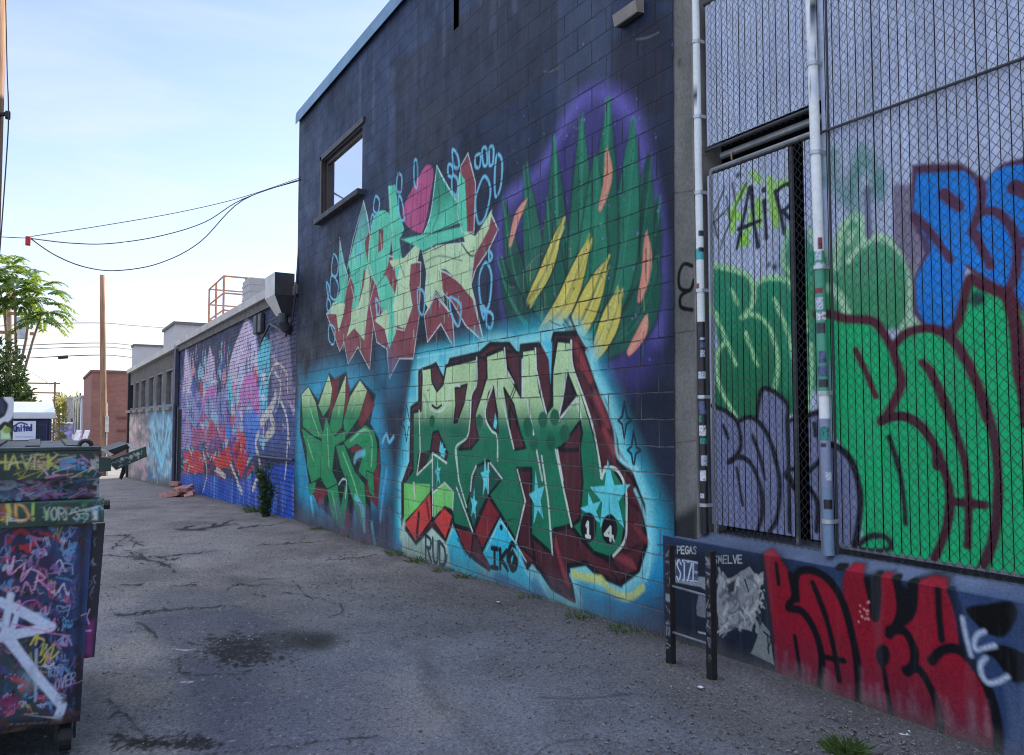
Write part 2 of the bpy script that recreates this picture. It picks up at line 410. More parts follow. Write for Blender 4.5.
# ---- abstract leaf piece with a violet halo
W.begin('abstract plume of dark green and yellow brush strokes inside a violet spray halo')
W.tr(480, 80, 2.517); rb = random.Random(31)
W.fill([(60, 300), (150, 225), (230, 60), (300, 25), (380, 70), (425, 220), (455, 420), (450, 640), (430, 740), (330, 770), (80, 640), (40, 430)], (58, 50, 116), 0.16, True, .7)
W.line([(70, 300), (160, 215), (235, 70), (300, 32), (375, 80), (420, 220), (448, 420), (445, 640)], 0.09, (104, 94, 186), 0.13, alpha=.75)
W.line([(55, 330), (45, 430), (70, 600)], 0.10, (92, 84, 170), 0.12, alpha=.6)
base_ = (250, 700)
for k, (tx, ty, wd, c) in enumerate([(60, 300, .26, (22, 74, 62)), (448, 300, .26, (16, 66, 58)), (115, 215, .30, (26, 92, 76)), (425, 190, .30, (22, 84, 70)), (50, 450, .26, (18, 62, 58)), (448, 450, .28, (20, 76, 66)), (185, 150, .30, (18, 78, 66)), (385, 100, .30, (28, 100, 82)), (255, 95, .30, (24, 96, 76)), (322, 50, .32, (20, 86, 70)), (290, 190, .34, (34, 112, 90)), (170, 300, .3, (20, 80, 66))]):
    mid = ((tx+base_[0])/2+(tx-250)*.35, (ty+base_[1])/2-20); P = [base_, ((base_[0]+mid[0])/2+(tx-250)*.2, (base_[1]+mid[1])/2), mid, (tx, ty)]
    W.brush(P, wd*1.25+.06, (10, 30, 34), 0.03, .8); W.brush(P, wd*1.25, c, 0.02)
    for j in range(7):
        o = rb.uniform(-.36, .36)*wd*62; Q = [(x+o*(.4+.6*i/3), y+rb.uniform(-8, 8)) for i, (x, y) in enumerate(P)]
        W.line(Q[rb.choice((0, 1)):], rb.uniform(.010, .035), rb.choice([(40, 128, 102), (14, 54, 50), (52, 140, 114), (10, 44, 44)]), .02, alpha=.45)
for P, wd in [([(150, 640), (215, 560), (275, 400)], .20), ([(205, 690), (262, 590), (318, 455)], .22), ([(285, 700), (322, 620), (352, 530)], .18), ([(120, 560), (165, 480), (205, 360)], .14)]:
    W.brush(P, wd*1.3+.05, (24, 38, 34), .02, .9); W.brush(P, wd*1.3, (186, 172, 84), .012)
    for j in range(6):
        o = rb.uniform(-9, 9); W.line([(x+o, y+rb.uniform(-14, 14)) for x, y in P], rb.uniform(.012, .04), rb.choice([(210, 200, 120), (150, 140, 66), (120, 118, 60)]), .012, alpha=.6)
for P in [[(400, 560), (420, 470), (418, 380)], [(372, 690), (405, 640), (420, 590)], [(75, 420), (92, 350), (118, 300)], [(300, 330), (322, 250), (318, 170)]]:
    W.brush(P, .11, (196, 126, 114), .012); W.brush([(x+3, y-4) for x, y in P], .03, (226, 170, 152), .012, .7)
for i in range(26): x, y = rb.uniform(70, 430), rb.uniform(420, 660); W.line([(x, y), (x+rb.uniform(-2, 2), y+rb.uniform(20, 80))], rb.uniform(.008, .016), rb.choice([(30, 100, 82), (14, 50, 48), (150, 140, 80)]), .006, alpha=.6)
for i in range(160): W.dot((rb.gauss(250, 130), rb.gauss(360, 210)), rb.uniform(.004, .014), rb.choice([(90, 82, 160), (40, 120, 96), (16, 40, 44), (120, 112, 190)]), .006, .7)
W.end()

# ---- upper piece: mint and pink spiked letters with pale blue paw outlines
W.begin('mint and brick red spiked letters with pale blue oval outlines around them')
RED, MINT, CRM, PAL, PK = (122, 58, 70), (84, 184, 160), (196, 222, 184), (122, 196, 238), (164, 72, 120)
W.tr(290, 130, 3.018)
for P in [[(120, 480), (150, 330), (230, 215), (260, 260), (300, 250), (330, 160), (385, 110), (420, 100), (440, 150), (540, 70), (560, 200), (600, 240), (630, 300), (580, 620), (380, 600), (230, 690), (130, 620)]]:
    W.fill(P, (44, 58, 84), 0.1, alpha=.35)
def red(P): W.fill(P, RED, 0.012); W.line(P, 0.02, (190, 196, 205), 0.008, smooth=False, closed=True, alpha=.8)
red([(110, 555), (150, 540), (190, 420), (240, 300), (248, 420), (262, 470), (240, 722), (205, 655), (175, 706), (163, 640), (150, 668), (130, 610)])
red([(240, 520), (262, 440), (300, 380), (395, 400), (390, 560), (372, 690), (330, 690), (300, 750), (292, 660), (262, 640)])
red([(405, 560), (415, 640), (455, 585), (497, 662), (490, 560), (440, 500)])
red([(440, 420), (470, 430), (545, 480), (585, 640), (530, 590), (490, 520), (450, 480)])
red([(545, 470), (560, 350), (605, 250), (628, 300), (600, 360), (560, 420)])
red([(515, 110), (537, 70), (560, 160), (555, 310), (530, 310)])
W.tr(320, 240, 5.393)
W.fill([(105, 0), (125, 90), (152, 200), (140, 290), (130, 355), (88, 362), (72, 350), (108, 280), (100, 150)], (86, 160, 158), 0.012, grad=(MINT, (0, 60), (0, 330)))
W.fill([(72, 335), (38, 397), (88, 400), (100, 495), (122, 420), (136, 345)], CRM, 0.012)
W.fill([(200, 0), (245, 60), (232, 200), (205, 362), (170, 372), (186, 255), (160, 190), (165, 120)], (90, 150, 155), 0.012, grad=(MINT, (0, 60), (0, 250)))
W.fill([(170, 375), (205, 362), (235, 250), (250, 120), (272, 140), (262, 330), (238, 540), (185, 475), (145, 520), (165, 440)], CRM, 0.012)
W.tr(290, 130, 3.018)
W.fill([(222, 215), (240, 300), (225, 330), (235, 420), (185, 430), (175, 410), (195, 330)], (88, 140, 150), 0.015, grad=(MINT, (0, 230), (0, 420)))
W.line([(222, 215), (238, 290), (250, 420)], 0.03, (180, 190, 200), 0.01)
W.fill([(245, 290), (262, 250), (290, 245), (308, 280), (300, 380), (285, 430), (250, 450), (235, 400)], MINT, 0.012, True); W.fill([(268, 300), (282, 300), (280, 360), (266, 370)], RED, 0.01)
W.fill([(235, 430), (290, 440), (330, 520), (320, 610), (300, 660), (290, 590), (262, 470)], MINT, 0.012)
W.fill([(255, 575), (290, 540), (300, 560), (295, 640), (285, 600)], CRM, 0.01)
W.fill([(296, 170), (318, 165), (325, 230), (345, 300), (330, 330), (345, 440), (320, 450), (305, 330)], MINT, 0.012)
W.fill([(330, 420), (365, 390), (360, 470), (370, 530), (345, 600), (320, 590), (312, 530)], CRM, 0.012)
W.fill([(300, 395), (345, 385), (385, 340), (400, 310), (385, 400), (310, 415)], CRM, 0.01)
W.fill([(340, 240), (365, 185), (395, 130), (415, 105), (432, 120), (425, 190), (405, 290), (390, 310), (350, 285)], PK, 0.012, True); 
for P in [[(372, 190), (366, 290)], [(398, 140), (392, 290)], [(415, 120), (408, 260)], [(350, 240), (352, 270)]]: W.line(P, 0.03, (140, 55, 100), 0.012)
W.fill([(443, 110), (470, 160), (520, 240), (525, 275), (430, 310), (408, 310), (430, 230)], (30, 120, 100), 0.012, grad=(MINT, (0, 150), (0, 300)))
W.line([(443, 108), (470, 160), (525, 250)], 0.025, (170, 205, 215), 0.008); W.line([(443, 108), (425, 250), (405, 310)], 0.02, (170, 205, 215), 0.008)
W.fill([(500, 200), (512, 130), (528, 150), (535, 310), (515, 300)], MINT, 0.012)
W.fill([(400, 370), (440, 350), (530, 340), (515, 300), (560, 320), (610, 240), (600, 300), (555, 380), (545, 460), (560, 520), (500, 450), (470, 420), (455, 420), (465, 510), (440, 480), (420, 540), (405, 520), (412, 430)], CRM, 0.012)
W.fill([(335, 330), (380, 320), (440, 310), (520, 290), (530, 320), (440, 345), (400, 365), (380, 350)], MINT, 0.015)
W.line([(510, 330), (540, 375), (560, 380)], 0.025, (70, 90, 80), 0.01); W.line([(405, 400), (450, 380), (520, 395)], 0.02, (120, 140, 120), 0.01)
rb = random.Random(8)
for i in range(120):
    x = rb.uniform(120, 600); y = rb.uniform(300, 700); w_ = rb.uniform(.01, .035)
    u_, v_ = W.uv((x, y)); ii = min(np.searchsorted(W.U, u_), len(W.U)-1); jj = min(np.searchsorted(W.V, v_), len(W.V)-1)
    if W.own[ii, jj] == W.piece: W.line([(x, y), (x+rb.uniform(-4, 4), y+rb.uniform(15, 60))], w_, rb.choice([(150, 84, 90), (90, 40, 52), (210, 226, 200), (110, 196, 176), (70, 130, 120), (160, 180, 170)]), .012, alpha=.5)
for P in [[(150, 325), (160, 400), (175, 440)], [(222, 215), (190, 330), (172, 420)], [(300, 170), (308, 300), (312, 420)], [(245, 290), (235, 400), (262, 470), (300, 655)], [(330, 420), (312, 530), (320, 600), (345, 605), (370, 530)], [(400, 370), (412, 430), (405, 520), (440, 480), (465, 515)], [(440, 350), (530, 340)], [(512, 130), (505, 250), (520, 310)], [(555, 380), (545, 460), (585, 640)], [(110, 555), (150, 520), (170, 430)], [(185, 470), (205, 560), (235, 540), (248, 430)], [(405, 560), (440, 490), (490, 560)]]: W.line(P, .018, (206, 216, 214), .008, smooth=False, alpha=.8)
for P in [[(175, 410), (185, 440), (210, 420)], [(262, 470), (285, 440)], [(345, 330), (330, 390), (345, 440)], [(430, 310), (520, 285)], [(440, 120), (452, 230), (430, 300)]]: W.line(P, .03, (30, 70, 74), .02, alpha=.6)
def ov(P, w=0.035): W.line(P, w, PAL, 0.012, closed=True)
for P in [[(585, 140), (605, 180), (590, 260), (568, 280), (560, 210)], [(560, 80), (575, 75), (572, 110), (560, 110)], [(580, 60), (592, 55), (595, 100), (584, 105)], [(602, 55), (614, 55), (612, 100), (602, 105)], [(625, 75), (640, 95), (636, 170), (620, 200), (618, 130)],
          [(590, 400), (608, 440), (600, 530), (580, 540), (570, 450)], [(595, 550), (612, 560), (608, 595), (594, 590)], [(575, 530), (588, 540), (585, 570)], [(600, 365), (610, 380), (602, 395)],
          [(490, 60), (505, 75), (510, 110), (495, 110)], [(478, 105), (490, 110), (490, 140), (478, 135)], [(490, 140), (505, 150), (505, 195), (490, 185)],
          [(325, 135), (337, 140), (335, 185), (322, 180)], [(328, 200), (338, 215), (345, 270), (330, 260)], [(375, 95), (384, 100), (384, 170), (375, 160)],
          [(258, 200), (270, 215), (265, 250), (252, 240)], [(248, 255), (256, 270), (250, 300), (243, 290)], [(205, 335), (214, 345), (212, 385), (202, 375)],
          [(132, 375), (145, 400), (140, 440), (125, 430)], [(125, 440), (145, 465), (140, 510), (122, 500)], [(110, 460), (118, 475), (115, 505)], [(113, 510), (122, 520), (122, 550), (112, 540)], [(118, 590), (135, 600), (132, 645), (118, 635)],
          [(385, 480), (405, 495), (402, 555), (388, 540)], [(484, 505), (515, 530), (510, 590), (495, 575), (484, 540)], [(258, 510), (272, 530), (265, 560)]]: ov(P)
W.end()

# ---- lower green piece near the far corner
W.begin('narrow green letters with red shadows and teal spray near the far corner')
W.tr(295, 360, 3.775)
W.fill([(10, 190), (60, 60), (190, 20), (300, 110), (335, 280), (335, 540), (60, 580), (8, 470)], (34, 138, 178), 0.3, True, .95)
W.line([(20, 60), (40, 300), (30, 420)], 0.2, (50, 130, 170), 0.25, alpha=.6); W.line([(330, 40), (372, 80)], 0.5, (40, 120, 160), 0.3, alpha=.55)
R2, GR, TIP, DK = (104, 32, 44), (22, 128, 82), (200, 222, 172), (8, 30, 34)
W.fill([(22, 130), (50, 98), (88, 150), (130, 48), (150, 70), (195, 42), (205, 120), (245, 70), (305, 130), (285, 240), (318, 300), (325, 400), (312, 560), (285, 500), (290, 690), (262, 665), (225, 560), (212, 620), (190, 685), (165, 650), (140, 600), (100, 560), (55, 480), (40, 380), (18, 270)], DK, 0.03)
for P in [[(140, 75), (165, 60), (160, 190), (128, 215)], [(270, 110), (302, 170), (250, 262), (236, 215)], [(200, 300), (258, 292), (262, 345), (215, 350)], [(300, 330), (322, 350), (312, 562), (262, 500)], [(55, 470), (125, 490), (92, 565)], [(188, 500), (212, 620), (190, 682), (166, 655)], [(262, 560), (288, 690), (265, 702)], [(195, 60), (208, 110), (190, 200), (172, 230)]]:
    W.fill(P, R2, 0.015)
def gl(P, hl=None):
    W.line(P, 0.035, DK, 0.01, closed=True, smooth=False); W.fill(P, TIP, 0.010, False, grad=(GR, (0, 105), (0, 225)))
    if hl: W.line(hl, .035, (150, 214, 170), .02, alpha=.7)
gl([(25, 132), (50, 102), (78, 160), (92, 232), (112, 300), (70, 285), (30, 250)], [(45, 130), (62, 200), (90, 280)])
gl([(88, 172), (128, 55), (140, 110), (130, 180), (106, 212)], [(125, 80), (112, 160)])
gl([(192, 58), (190, 140), (176, 255), (150, 280), (128, 262), (142, 190)], [(185, 90), (165, 200)])
gl([(245, 78), (272, 115), (242, 215), (190, 290), (182, 235), (208, 140)], [(240, 100), (215, 190)])
gl([(26, 258), (60, 285), (100, 308), (112, 350), (100, 440), (62, 462), (46, 400), (44, 340)], [(45, 300), (70, 380)])
gl([(100, 308), (118, 215), (136, 268), (150, 290), (190, 268), (190, 300), (150, 325), (140, 420), (160, 465), (120, 485), (96, 440)], [(122, 260), (128, 400)])
gl([(185, 312), (265, 246), (298, 270), (310, 320), (308, 400), (282, 462), (240, 420), (262, 340), (235, 315), (200, 335)], [(210, 305), (262, 262), (290, 300), (288, 400)])
gl([(155, 325), (185, 320), (225, 420), (262, 470), (268, 570), (262, 655), (235, 580), (200, 470), (172, 400)], [(180, 350), (225, 470), (255, 600)])
gl([(122, 490), (160, 470), (172, 560), (196, 440), (200, 520), (182, 640), (158, 622), (132, 560)], [(140, 500), (160, 600)])
gl([(268, 420), (296, 430), (300, 520), (282, 500)])
gl([(50, 470), (80, 460), (72, 500), (58, 510)])
for P in [[(228, 520), (255, 560), (262, 640)], [(290, 620), (300, 690)], [(60, 520), (68, 580)], [(225, 380), (235, 360), (262, 350)]]: W.line(P, 0.10, (110, 190, 215), 0.03, alpha=.8)
W.line([(165, 470), (180, 450), (195, 460), (190, 520)], 0.03, (190, 225, 225), 0.01); W.line([(330, 310), (345, 280), (355, 310), (372, 290)], 0.05, (120, 185, 225), 0.02); W.line([(345, 420), (330, 520), (322, 600)], 0.06, (90, 160, 205), 0.04, alpha=.7)
for P in [[(30, 290), (310, 265)], [(30, 480), (320, 520)]]: W.line(P, 0.008, (140, 170, 150), 0.006, alpha=.5, smooth=False)
for x in range(10, 370, 12): W.line([(x, 560+random.uniform(-30, 40)), (x+2, 640+x*.25)], random.uniform(.06, .2), random.choice([(86, 90, 120), (60, 66, 100), (96, 102, 130)]), 0.06, alpha=.5)
W.end()

# ---- the big centre piece
W.begin('large mint to green block letters with dark red shadows and a wide aqua halo')
AQ = (46, 176, 208)
W.tr(390, 320, 2.517)
W.fill([(25, 640), (20, 420), (55, 180), (85, 95), (250, 40), (330, 25), (420, 10), (490, 45), (545, 160), (600, 300), (655, 420), (690, 520), (680, 640), (610, 700), (500, 745), (380, 700), (150, 640)], AQ, 0.2, True, .96)
W.fill([(60, 110), (110, 70), (260, 60), (420, 30), (480, 60), (560, 260), (620, 400), (650, 560), (600, 660), (460, 660), (60, 560), (30, 400)], (70, 190, 216), 0.1, True, .8)
W.line([(480, 720), (560, 715), (640, 690), (680, 600)], 0.3, (30, 110, 170), 0.25, alpha=.7)
W.line([(20, 585), (120, 620), (260, 655), (400, 700)], 0.32, (60, 110, 170), 0.2, alpha=.75)
W.tr(0, 0, 1)
DR, DK = (74, 32, 42), (14, 18, 26)
SH = [(419, 372), (436, 364), (444, 380), (450, 360), (480, 353), (490, 344), (509, 344), (520, 358), (521, 346), (541, 343), (548, 360), (554, 334), (575, 333), (586, 352), (592, 378), (606, 405), (616, 440), (618, 462), (632, 476), (643, 505), (646, 545), (638, 570), (620, 584), (600, 576), (586, 563), (568, 566), (574, 600), (552, 588), (540, 570), (531, 562), (526, 570), (512, 552), (500, 540), (489, 569), (470, 556), (468, 556), (454, 522), (446, 542), (432, 527), (416, 545), (402, 524), (402, 484), (410, 462), (411, 408), (419, 402)]
W.line(SH, 0.20, (150, 226, 238), 0.07, closed=True, smooth=False, alpha=.8)
W.fill(SH, DR, 0.012); W.line(SH, 0.05, DK, 0.012, closed=True, smooth=False)
W.fill([(454, 521), (446, 543), (432, 528), (416, 546), (402, 526), (402, 560), (470, 570)], (196, 226, 214), 0.02)   # lower part of the light patch, painted as pale wedges under the red diamonds
W.fill([(470, 556), (455, 524), (447, 543), (452, 575), (486, 582)], AQ, 0.03)
for P in [[(540, 490), (552, 540), (566, 590)], [(553, 520), (562, 560)], [(520, 520), (535, 560)], [(590, 548), (625, 575)], [(610, 560), (640, 545)], [(628, 500), (644, 515)], [(590, 400), (606, 440)], [(583, 372), (596, 398)], [(500, 505), (520, 545)]]: W.line(P, 0.035, (46, 16, 26), 0.012, alpha=.85)
for P in [[(546, 500), (560, 560), (568, 585)], [(598, 545), (634, 565)], [(576, 345), (590, 380)], [(595, 395), (608, 425)], [(604, 430), (614, 452)]]: W.line(P, 0.06, (150, 62, 74), 0.03, alpha=.65)
rb = random.Random(4)
for i in range(95):
    k_ = rb.randrange(len(SH)); x, y = SH[k_]; x += rb.uniform(-3, 3); y += rb.uniform(-3, 3)
    if rb.random() < .75 and (x > 560 or y > 500): W.line([(x-rb.uniform(4, 16), y-rb.uniform(8, 26)), (x, y)], rb.uniform(.012, .04), rb.choice([(30, 10, 16), (120, 46, 56), (44, 16, 26)]), .01, alpha=.6)
M = [(422, 369), (431, 367), (432, 381), (437, 391), (443, 384), (446, 366), (477, 358), (477, 384), (480, 372), (487, 355), (504, 348), (507, 368), (514, 383), (521, 396), (522, 350), (535, 348), (539, 376), (546, 413), (552, 405), (552, 372), (557, 340), (571, 341), (573, 365), (582, 393), (593, 430), (602, 470), (612, 466), (624, 484), (628, 512), (622, 548), (610, 559), (594, 553), (578, 535), (571, 526), (554, 530), (552, 554), (531, 535), (531, 469), (517, 469), (525, 501), (516, 541), (489, 495), (473, 531), (454, 525), (452, 510), (444, 507), (433, 521), (431, 492), (404, 522), (404, 483), (413, 470), (413, 412), (421, 410)]
MT, GN = (196, 226, 178), (18, 106, 80)
W.fill(M, MT, 0.008, grad=(GN, (0, 396), (0, 432)))
W.line(M, 0.045, DK, 0.008, closed=True, smooth=False)
def Z(zx, zy, sc, P): return [(zx+a/sc, zy+b/sc) for a, b in P]
A5 = lambda P: Z(395, 340, 5.393, P); A6 = lambda P: Z(395, 450, 5.037, P); A7 = lambda P: Z(510, 330, 5.033, P); A8 = lambda P: Z(510, 450, 4.719, P)
def cut(P, c=DR):
    W.fill(P, c, 0.008); W.line(P, 0.034, DK, 0.008, closed=True, smooth=False)
cut(A5([(450, 92), (492, 100), (495, 200), (465, 300), (432, 400), (436, 470), (452, 530), (410, 585), (345, 590), (392, 530), (410, 430), (418, 305), (443, 240)]))
cut(A5([(205, 500), (232, 492), (255, 545), (285, 610), (275, 650), (240, 610), (190, 600)]))
cut(A5([(325, 262), (388, 240), (372, 340), (335, 440), (318, 445), (328, 350)]))
cut(A5([(530, 255), (552, 400), (556, 500), (500, 440), (488, 375), (505, 290)]))
cut(A5([(588, 260), (640, 350), (692, 582), (650, 590), (620, 450)])); cut(A5([(595, 60), (668, 70), (680, 300), (650, 240), (610, 150)]))
cut(A7([(132, 82), (170, 80), (200, 130), (206, 350), (185, 420), (150, 310), (134, 200)])); W.fill(A7([(160, 60), (212, 60), (204, 270), (196, 150)]), (80, 190, 222), 0.012)
cut(A7([(0, 380), (20, 430), (78, 592), (20, 600), (0, 520)]))
cut(A7([(285, 210), (335, 335), (245, 460), (268, 330)]), (40, 26, 40))
cut(A7([(352, 460), (362, 520), (345, 640), (310, 690), (352, 755), (268, 755), (238, 600), (262, 588)])); cut(A8([(217, 0), (330, 0), (342, 150), (328, 330), (292, 355)]))
cut(A8([(40, 95), (98, 92), (98, 395), (118, 520), (34, 440), (72, 240)]), (70, 26, 38))
cut(A5([(125, 620), (195, 600), (160, 680), (120, 720)]), (40, 26, 34))
cut(A6([(380, 205), (408, 85), (470, 52), (540, 142), (475, 222), (420, 330), (396, 405), (360, 285)]), (18, 78, 68))
for P in [A6([(300, 385), (395, 415), (380, 540), (350, 500)]), A6([(470, 235), (530, 325), (440, 500), (400, 410)])]: W.fill(P, (120, 34, 44), 0.012); W.line(P, 0.03, DK, 0.01, closed=True, smooth=False)
W.fill(A6([(530, 330), (440, 510), (490, 600), (610, 660), (700, 720), (640, 540), (610, 455)]), AQ, 0.012); W.line(A6([(440, 510), (530, 330), (610, 460)]), 0.03, DK, 0.008, smooth=False); W.line(A6([(460, 505), (530, 350), (600, 460), (660, 560)]), 0.02, (170, 228, 236), 0.01, smooth=False)
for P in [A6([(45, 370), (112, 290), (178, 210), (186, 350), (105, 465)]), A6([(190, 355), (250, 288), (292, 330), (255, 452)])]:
    W.fill(P, (196, 62, 60), 0.01); W.line(P, 0.035, DK, 0.01, closed=True, smooth=False)  # brighter red carries the patch of light in its colour
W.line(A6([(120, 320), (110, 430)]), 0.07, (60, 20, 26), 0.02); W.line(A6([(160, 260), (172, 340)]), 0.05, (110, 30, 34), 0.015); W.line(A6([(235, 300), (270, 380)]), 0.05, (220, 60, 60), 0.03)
W.fill(A6([(45, 168), (176, 172), (176, 212), (110, 292), (46, 360)]), (112, 190, 104), 0.012); W.fill(A6([(192, 215), (250, 168), (292, 215), (290, 300), (250, 280), (196, 340)]), (112, 190, 104), 0.012)  # lime tone paints the upper part of the light patch
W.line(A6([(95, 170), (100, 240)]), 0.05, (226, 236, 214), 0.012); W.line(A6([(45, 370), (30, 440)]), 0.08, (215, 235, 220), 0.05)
WH = (214, 224, 222)
for P in [A5([(440, 95), (440, 235), (412, 300), (405, 430), (388, 525), (328, 580), (335, 680), (345, 755)]), A5([(148, 155), (158, 300), (166, 420)]), A5([(180, 350), (215, 385), (255, 378), (280, 340), (300, 250), (350, 248)]),
          A5([(130, 380), (136, 600), (118, 728), (203, 645)]), A5([(203, 610), (278, 662)]), A5([(525, 255), (490, 360), (490, 430), (520, 490), (550, 520), (553, 650)]), A5([(540, 240), (580, 330), (640, 585)]),
          A5([(590, 45), (600, 160), (640, 230)]), A7([(128, 95), (132, 200), (160, 330), (182, 420)]), A7([(62, 150), (62, 335), (85, 350), (125, 560), (162, 755)]), A8([(150, 30), (180, 240), (200, 490)]),
          A7([(308, 55), (315, 180), (370, 340), (420, 500), (450, 660), (462, 745), (480, 692), (535, 702)]), A8([(430, 130), (460, 85), (505, 95), (545, 180), (550, 330), (540, 430), (488, 500)]),
          A7([(285, 210), (262, 360), (240, 462), (335, 345), (358, 445)]), A7([(238, 605), (265, 755)]), A8([(215, 0), (250, 170), (290, 358)]), A8([(35, 95), (72, 240), (28, 430)]), A6([(308, 0), (320, 150), (360, 285)]), A6([(310, 190), (390, 410)]),
          A6([(195, 213), (250, 165), (294, 213), (290, 300)]), A6([(470, 68), (468, 215)]), A6([(480, 66), (540, 145)]), A6([(380, 205), (388, 130), (408, 82)]), A6([(188, 20), (190, 330)]), A6([(192, 18), (258, 66)])]:
    W.line(P, 0.026, WH, 0.006, smooth=len(P) > 5, alpha=.95)
W.line(A5([(200, 352), (225, 368), (250, 352)]), 0.03, DK, 0.008); W.line(A5([(222, 280), (222, 350)]), 0.016, DK, 0.006); W.line(A5([(155, 290), (180, 360), (160, 420)]), 0.03, (110, 160, 130), 0.02)
for a, b in [A7([(640, 0), (640, 0)])]: pass
for P in [A5([(620, 310), (645, 250)]), A5([(630, 320), (655, 255)])]: W.line(P, 0.016, DK, 0.006)
for p in A7([(225, 440), (165, 452), (95, 500), (205, 565), (275, 520), (120, 570)])+A5([(200, 440), (455, 440), (715, 460)]): W.dot(p, 0.075, (14, 88, 68), 0.012)
LB = (92, 200, 216)
for p, r, ro, asp in [(A8([(472, 225)])[0], .30, .1, .9), (A8([(385, 285)])[0], .15, .3, 1), (A8([(128, 230)])[0], .26, .2, .55), (A6([(216, 118)])[0], .17, .15, .5), (A6([(455, 140)])[0], .22, .1, .5), (A6([(397, 275)])[0], .17, -.1, .5), (A6([(240, 5)])[0], .10, 0, 1)]:
    W.star(p, r, LB, ro, asp)
W.fill(A5([(540, 395), (552, 440), (545, 480), (530, 470)]), LB, 0.01); W.fill(A5([(245, 545), (272, 615), (262, 640), (238, 600)]), LB, 0.01)
for p in A7([(575, 455), (622, 605)])+A5([(62, 450)]):
    x, y = p; q = [(x, y-19), (x+3, y-3), (x+7, y), (x+2, y+4), (x, y+18), (x-2, y+4), (x-6, y), (x-2, y-4)]
    W.line(q, 0.022, (18, 40, 56), 0.006, closed=True, smooth=False)
for p in A8([(370, 365), (470, 375)]):
    W.fill([(p[0]+8*math.cos(t), p[1]+15*math.sin(t)) for t in np.linspace(0, 6.28, 14)[:-1]], (12, 14, 20), 0.008, True)
W.text('1', (585, 536), (591, 537), 14, 0.03, (225, 230, 232)); W.text('4', (604, 539), (614, 541), 13, 0.03, (225, 230, 232)); W.line([(612, 536), (614, 541)], 0.02, (225, 230, 232))
W.text('IKO', (490, 567), (518, 571), 19, 0.05, DK); W.dot(A6([(535, 390)])[0], 0.03, DK); W.line(A6([(590, 470), (605, 520), (590, 590), (568, 540)]), 0.06, DK, 0.008, closed=True)
W.text('RUD', (425, 558), (446, 568), 23, 0.045, (20, 40, 60)); W.line(A6([(110, 540), (140, 590), (200, 610), (250, 580), (262, 530)]), 0.03, (24, 50, 80), 0.01)
YL = (196, 208, 130)
W.line(A8([(300, 585), (350, 600), (420, 612)]), 0.07, YL, 0.02); W.line(A8([(430, 610), (480, 665), (560, 695), (625, 650)]), 0.06, YL, 0.02, alpha=.9)
for P in [A8([(640, 610), (655, 560), (660, 430), (630, 290), (590, 190)]), A8([(20, 470), (100, 605), (110, 550), (200, 720), (280, 735)]), A8([(285, 590), (335, 710)]), A7([(20, 60), (150, 50), (190, 120)]), A7([(385, 110), (440, 270), (520, 480), (545, 640), (640, 700)]), A5([(120, 95), (330, 60), (470, 10)])]:
    W.line(P, 0.03, (150, 220, 236), 0.015, smooth=len(P) > 3, alpha=.8)
W.end(); W.tr(0, 0, 1); W.T = None
# splash dirt along the foot of the wall
rb = random.Random(12)
for i in range(150):        # scuffs and patches of bare dark block showing through
    y_, z_ = rb.uniform(4.3, 14), rb.uniform(.1, 7); a_ = rb.uniform(-.5, .5); l_ = rb.uniform(.03, .3)
    T0 = W.uv; W.uv = lambda q_: q_
    W.line([(y_, z_), (y_+l_*math.cos(a_)*.5, z_+l_*math.sin(a_)*.3), (y_+l_*math.cos(a_), z_+l_*math.sin(a_)+rb.uniform(-.03, .03))], rb.uniform(.004, .02), rb.choice([(20, 22, 30), (96, 100, 112), (60, 64, 78), (14, 15, 20)]), .008, alpha=rb.uniform(.3, .8)); W.uv = T0
W.piece = 0
W.c *= (.88+.24*RNG.random(W.u.shape))[..., None]
foot = sstep(0.42, 0.0, W.v-gz(W.u)+0.18*(fbm(W.u*6, W.v*2, 4)-0.5))[..., None]
W.c = W.c*(1-0.6*foot)+W.col((78, 80, 92))*0.6*foot

mb_ = thing('main_building', 'tall dark navy block building covered with large green graffiti letters', 'building', (WX, 9, 0))
WIN = (10.76, 12.64, 4.93, 5.90)      # Y0,Y1,Z0,Z1
SLOT = (7.66, 7.80, 6.02, 7.0)
inwin = lambda y, z: (y < raked(z)) | ((y > WIN[0]) & (y < WIN[1]) & (z > WIN[2]) & (z < WIN[3])) | ((y > SLOT[0]) & (y < SLOT[1]) & (z > SLOT[2]) & (z < SLOT[3]))
W.emit('block_wall', blk_mat, mb_, hole=inwin)
dark_blk = plain('dark_block', (0.06, 0.065, 0.09), 0.8, var=.3, scale=3)
conc = plain('old_concrete', (0.27, 0.255, 0.24), 0.85, var=.35, scale=2.2, bmp=.3)
frame_m = plain('dark_bronze_frame', (0.035, 0.03, 0.028), 0.45, scale=20)
# building body behind the painted face
body = MB()
body.add([(WX, WY1, -0.45), (26, WY1, -0.45), (26, WY1, WTOP), (WX, WY1, WTOP)], [(0, 3, 2, 1)])       # far end wall
body.add([(WX, -9, WTOP-.05), (26, -9, WTOP-.05), (26, WY1, WTOP-.05), (WX, WY1, WTOP-.05)], [(0, 1, 2, 3)])  # roof
body.add([(26, -9, -.45), (26, WY1, -.45), (26, WY1, WTOP), (26, -9, WTOP)], [(0, 1, 2, 3)])
body.add([(WX, -9, -.45), (26, -9, -.45), (26, -9, WTOP), (WX, -9, WTOP)], [(0, 1, 2, 3)])
body.build('rear_walls_and_roof', dark_blk, mb_)
q = MB(); q.box(WX+.002, WX+.3, 0.0, PL1+.03, 4.95, WTOP); q.box(WX, WX+.3, -9, -0.0, -.1, WTOP); q.build('upper_wall', dark_blk, mb_)
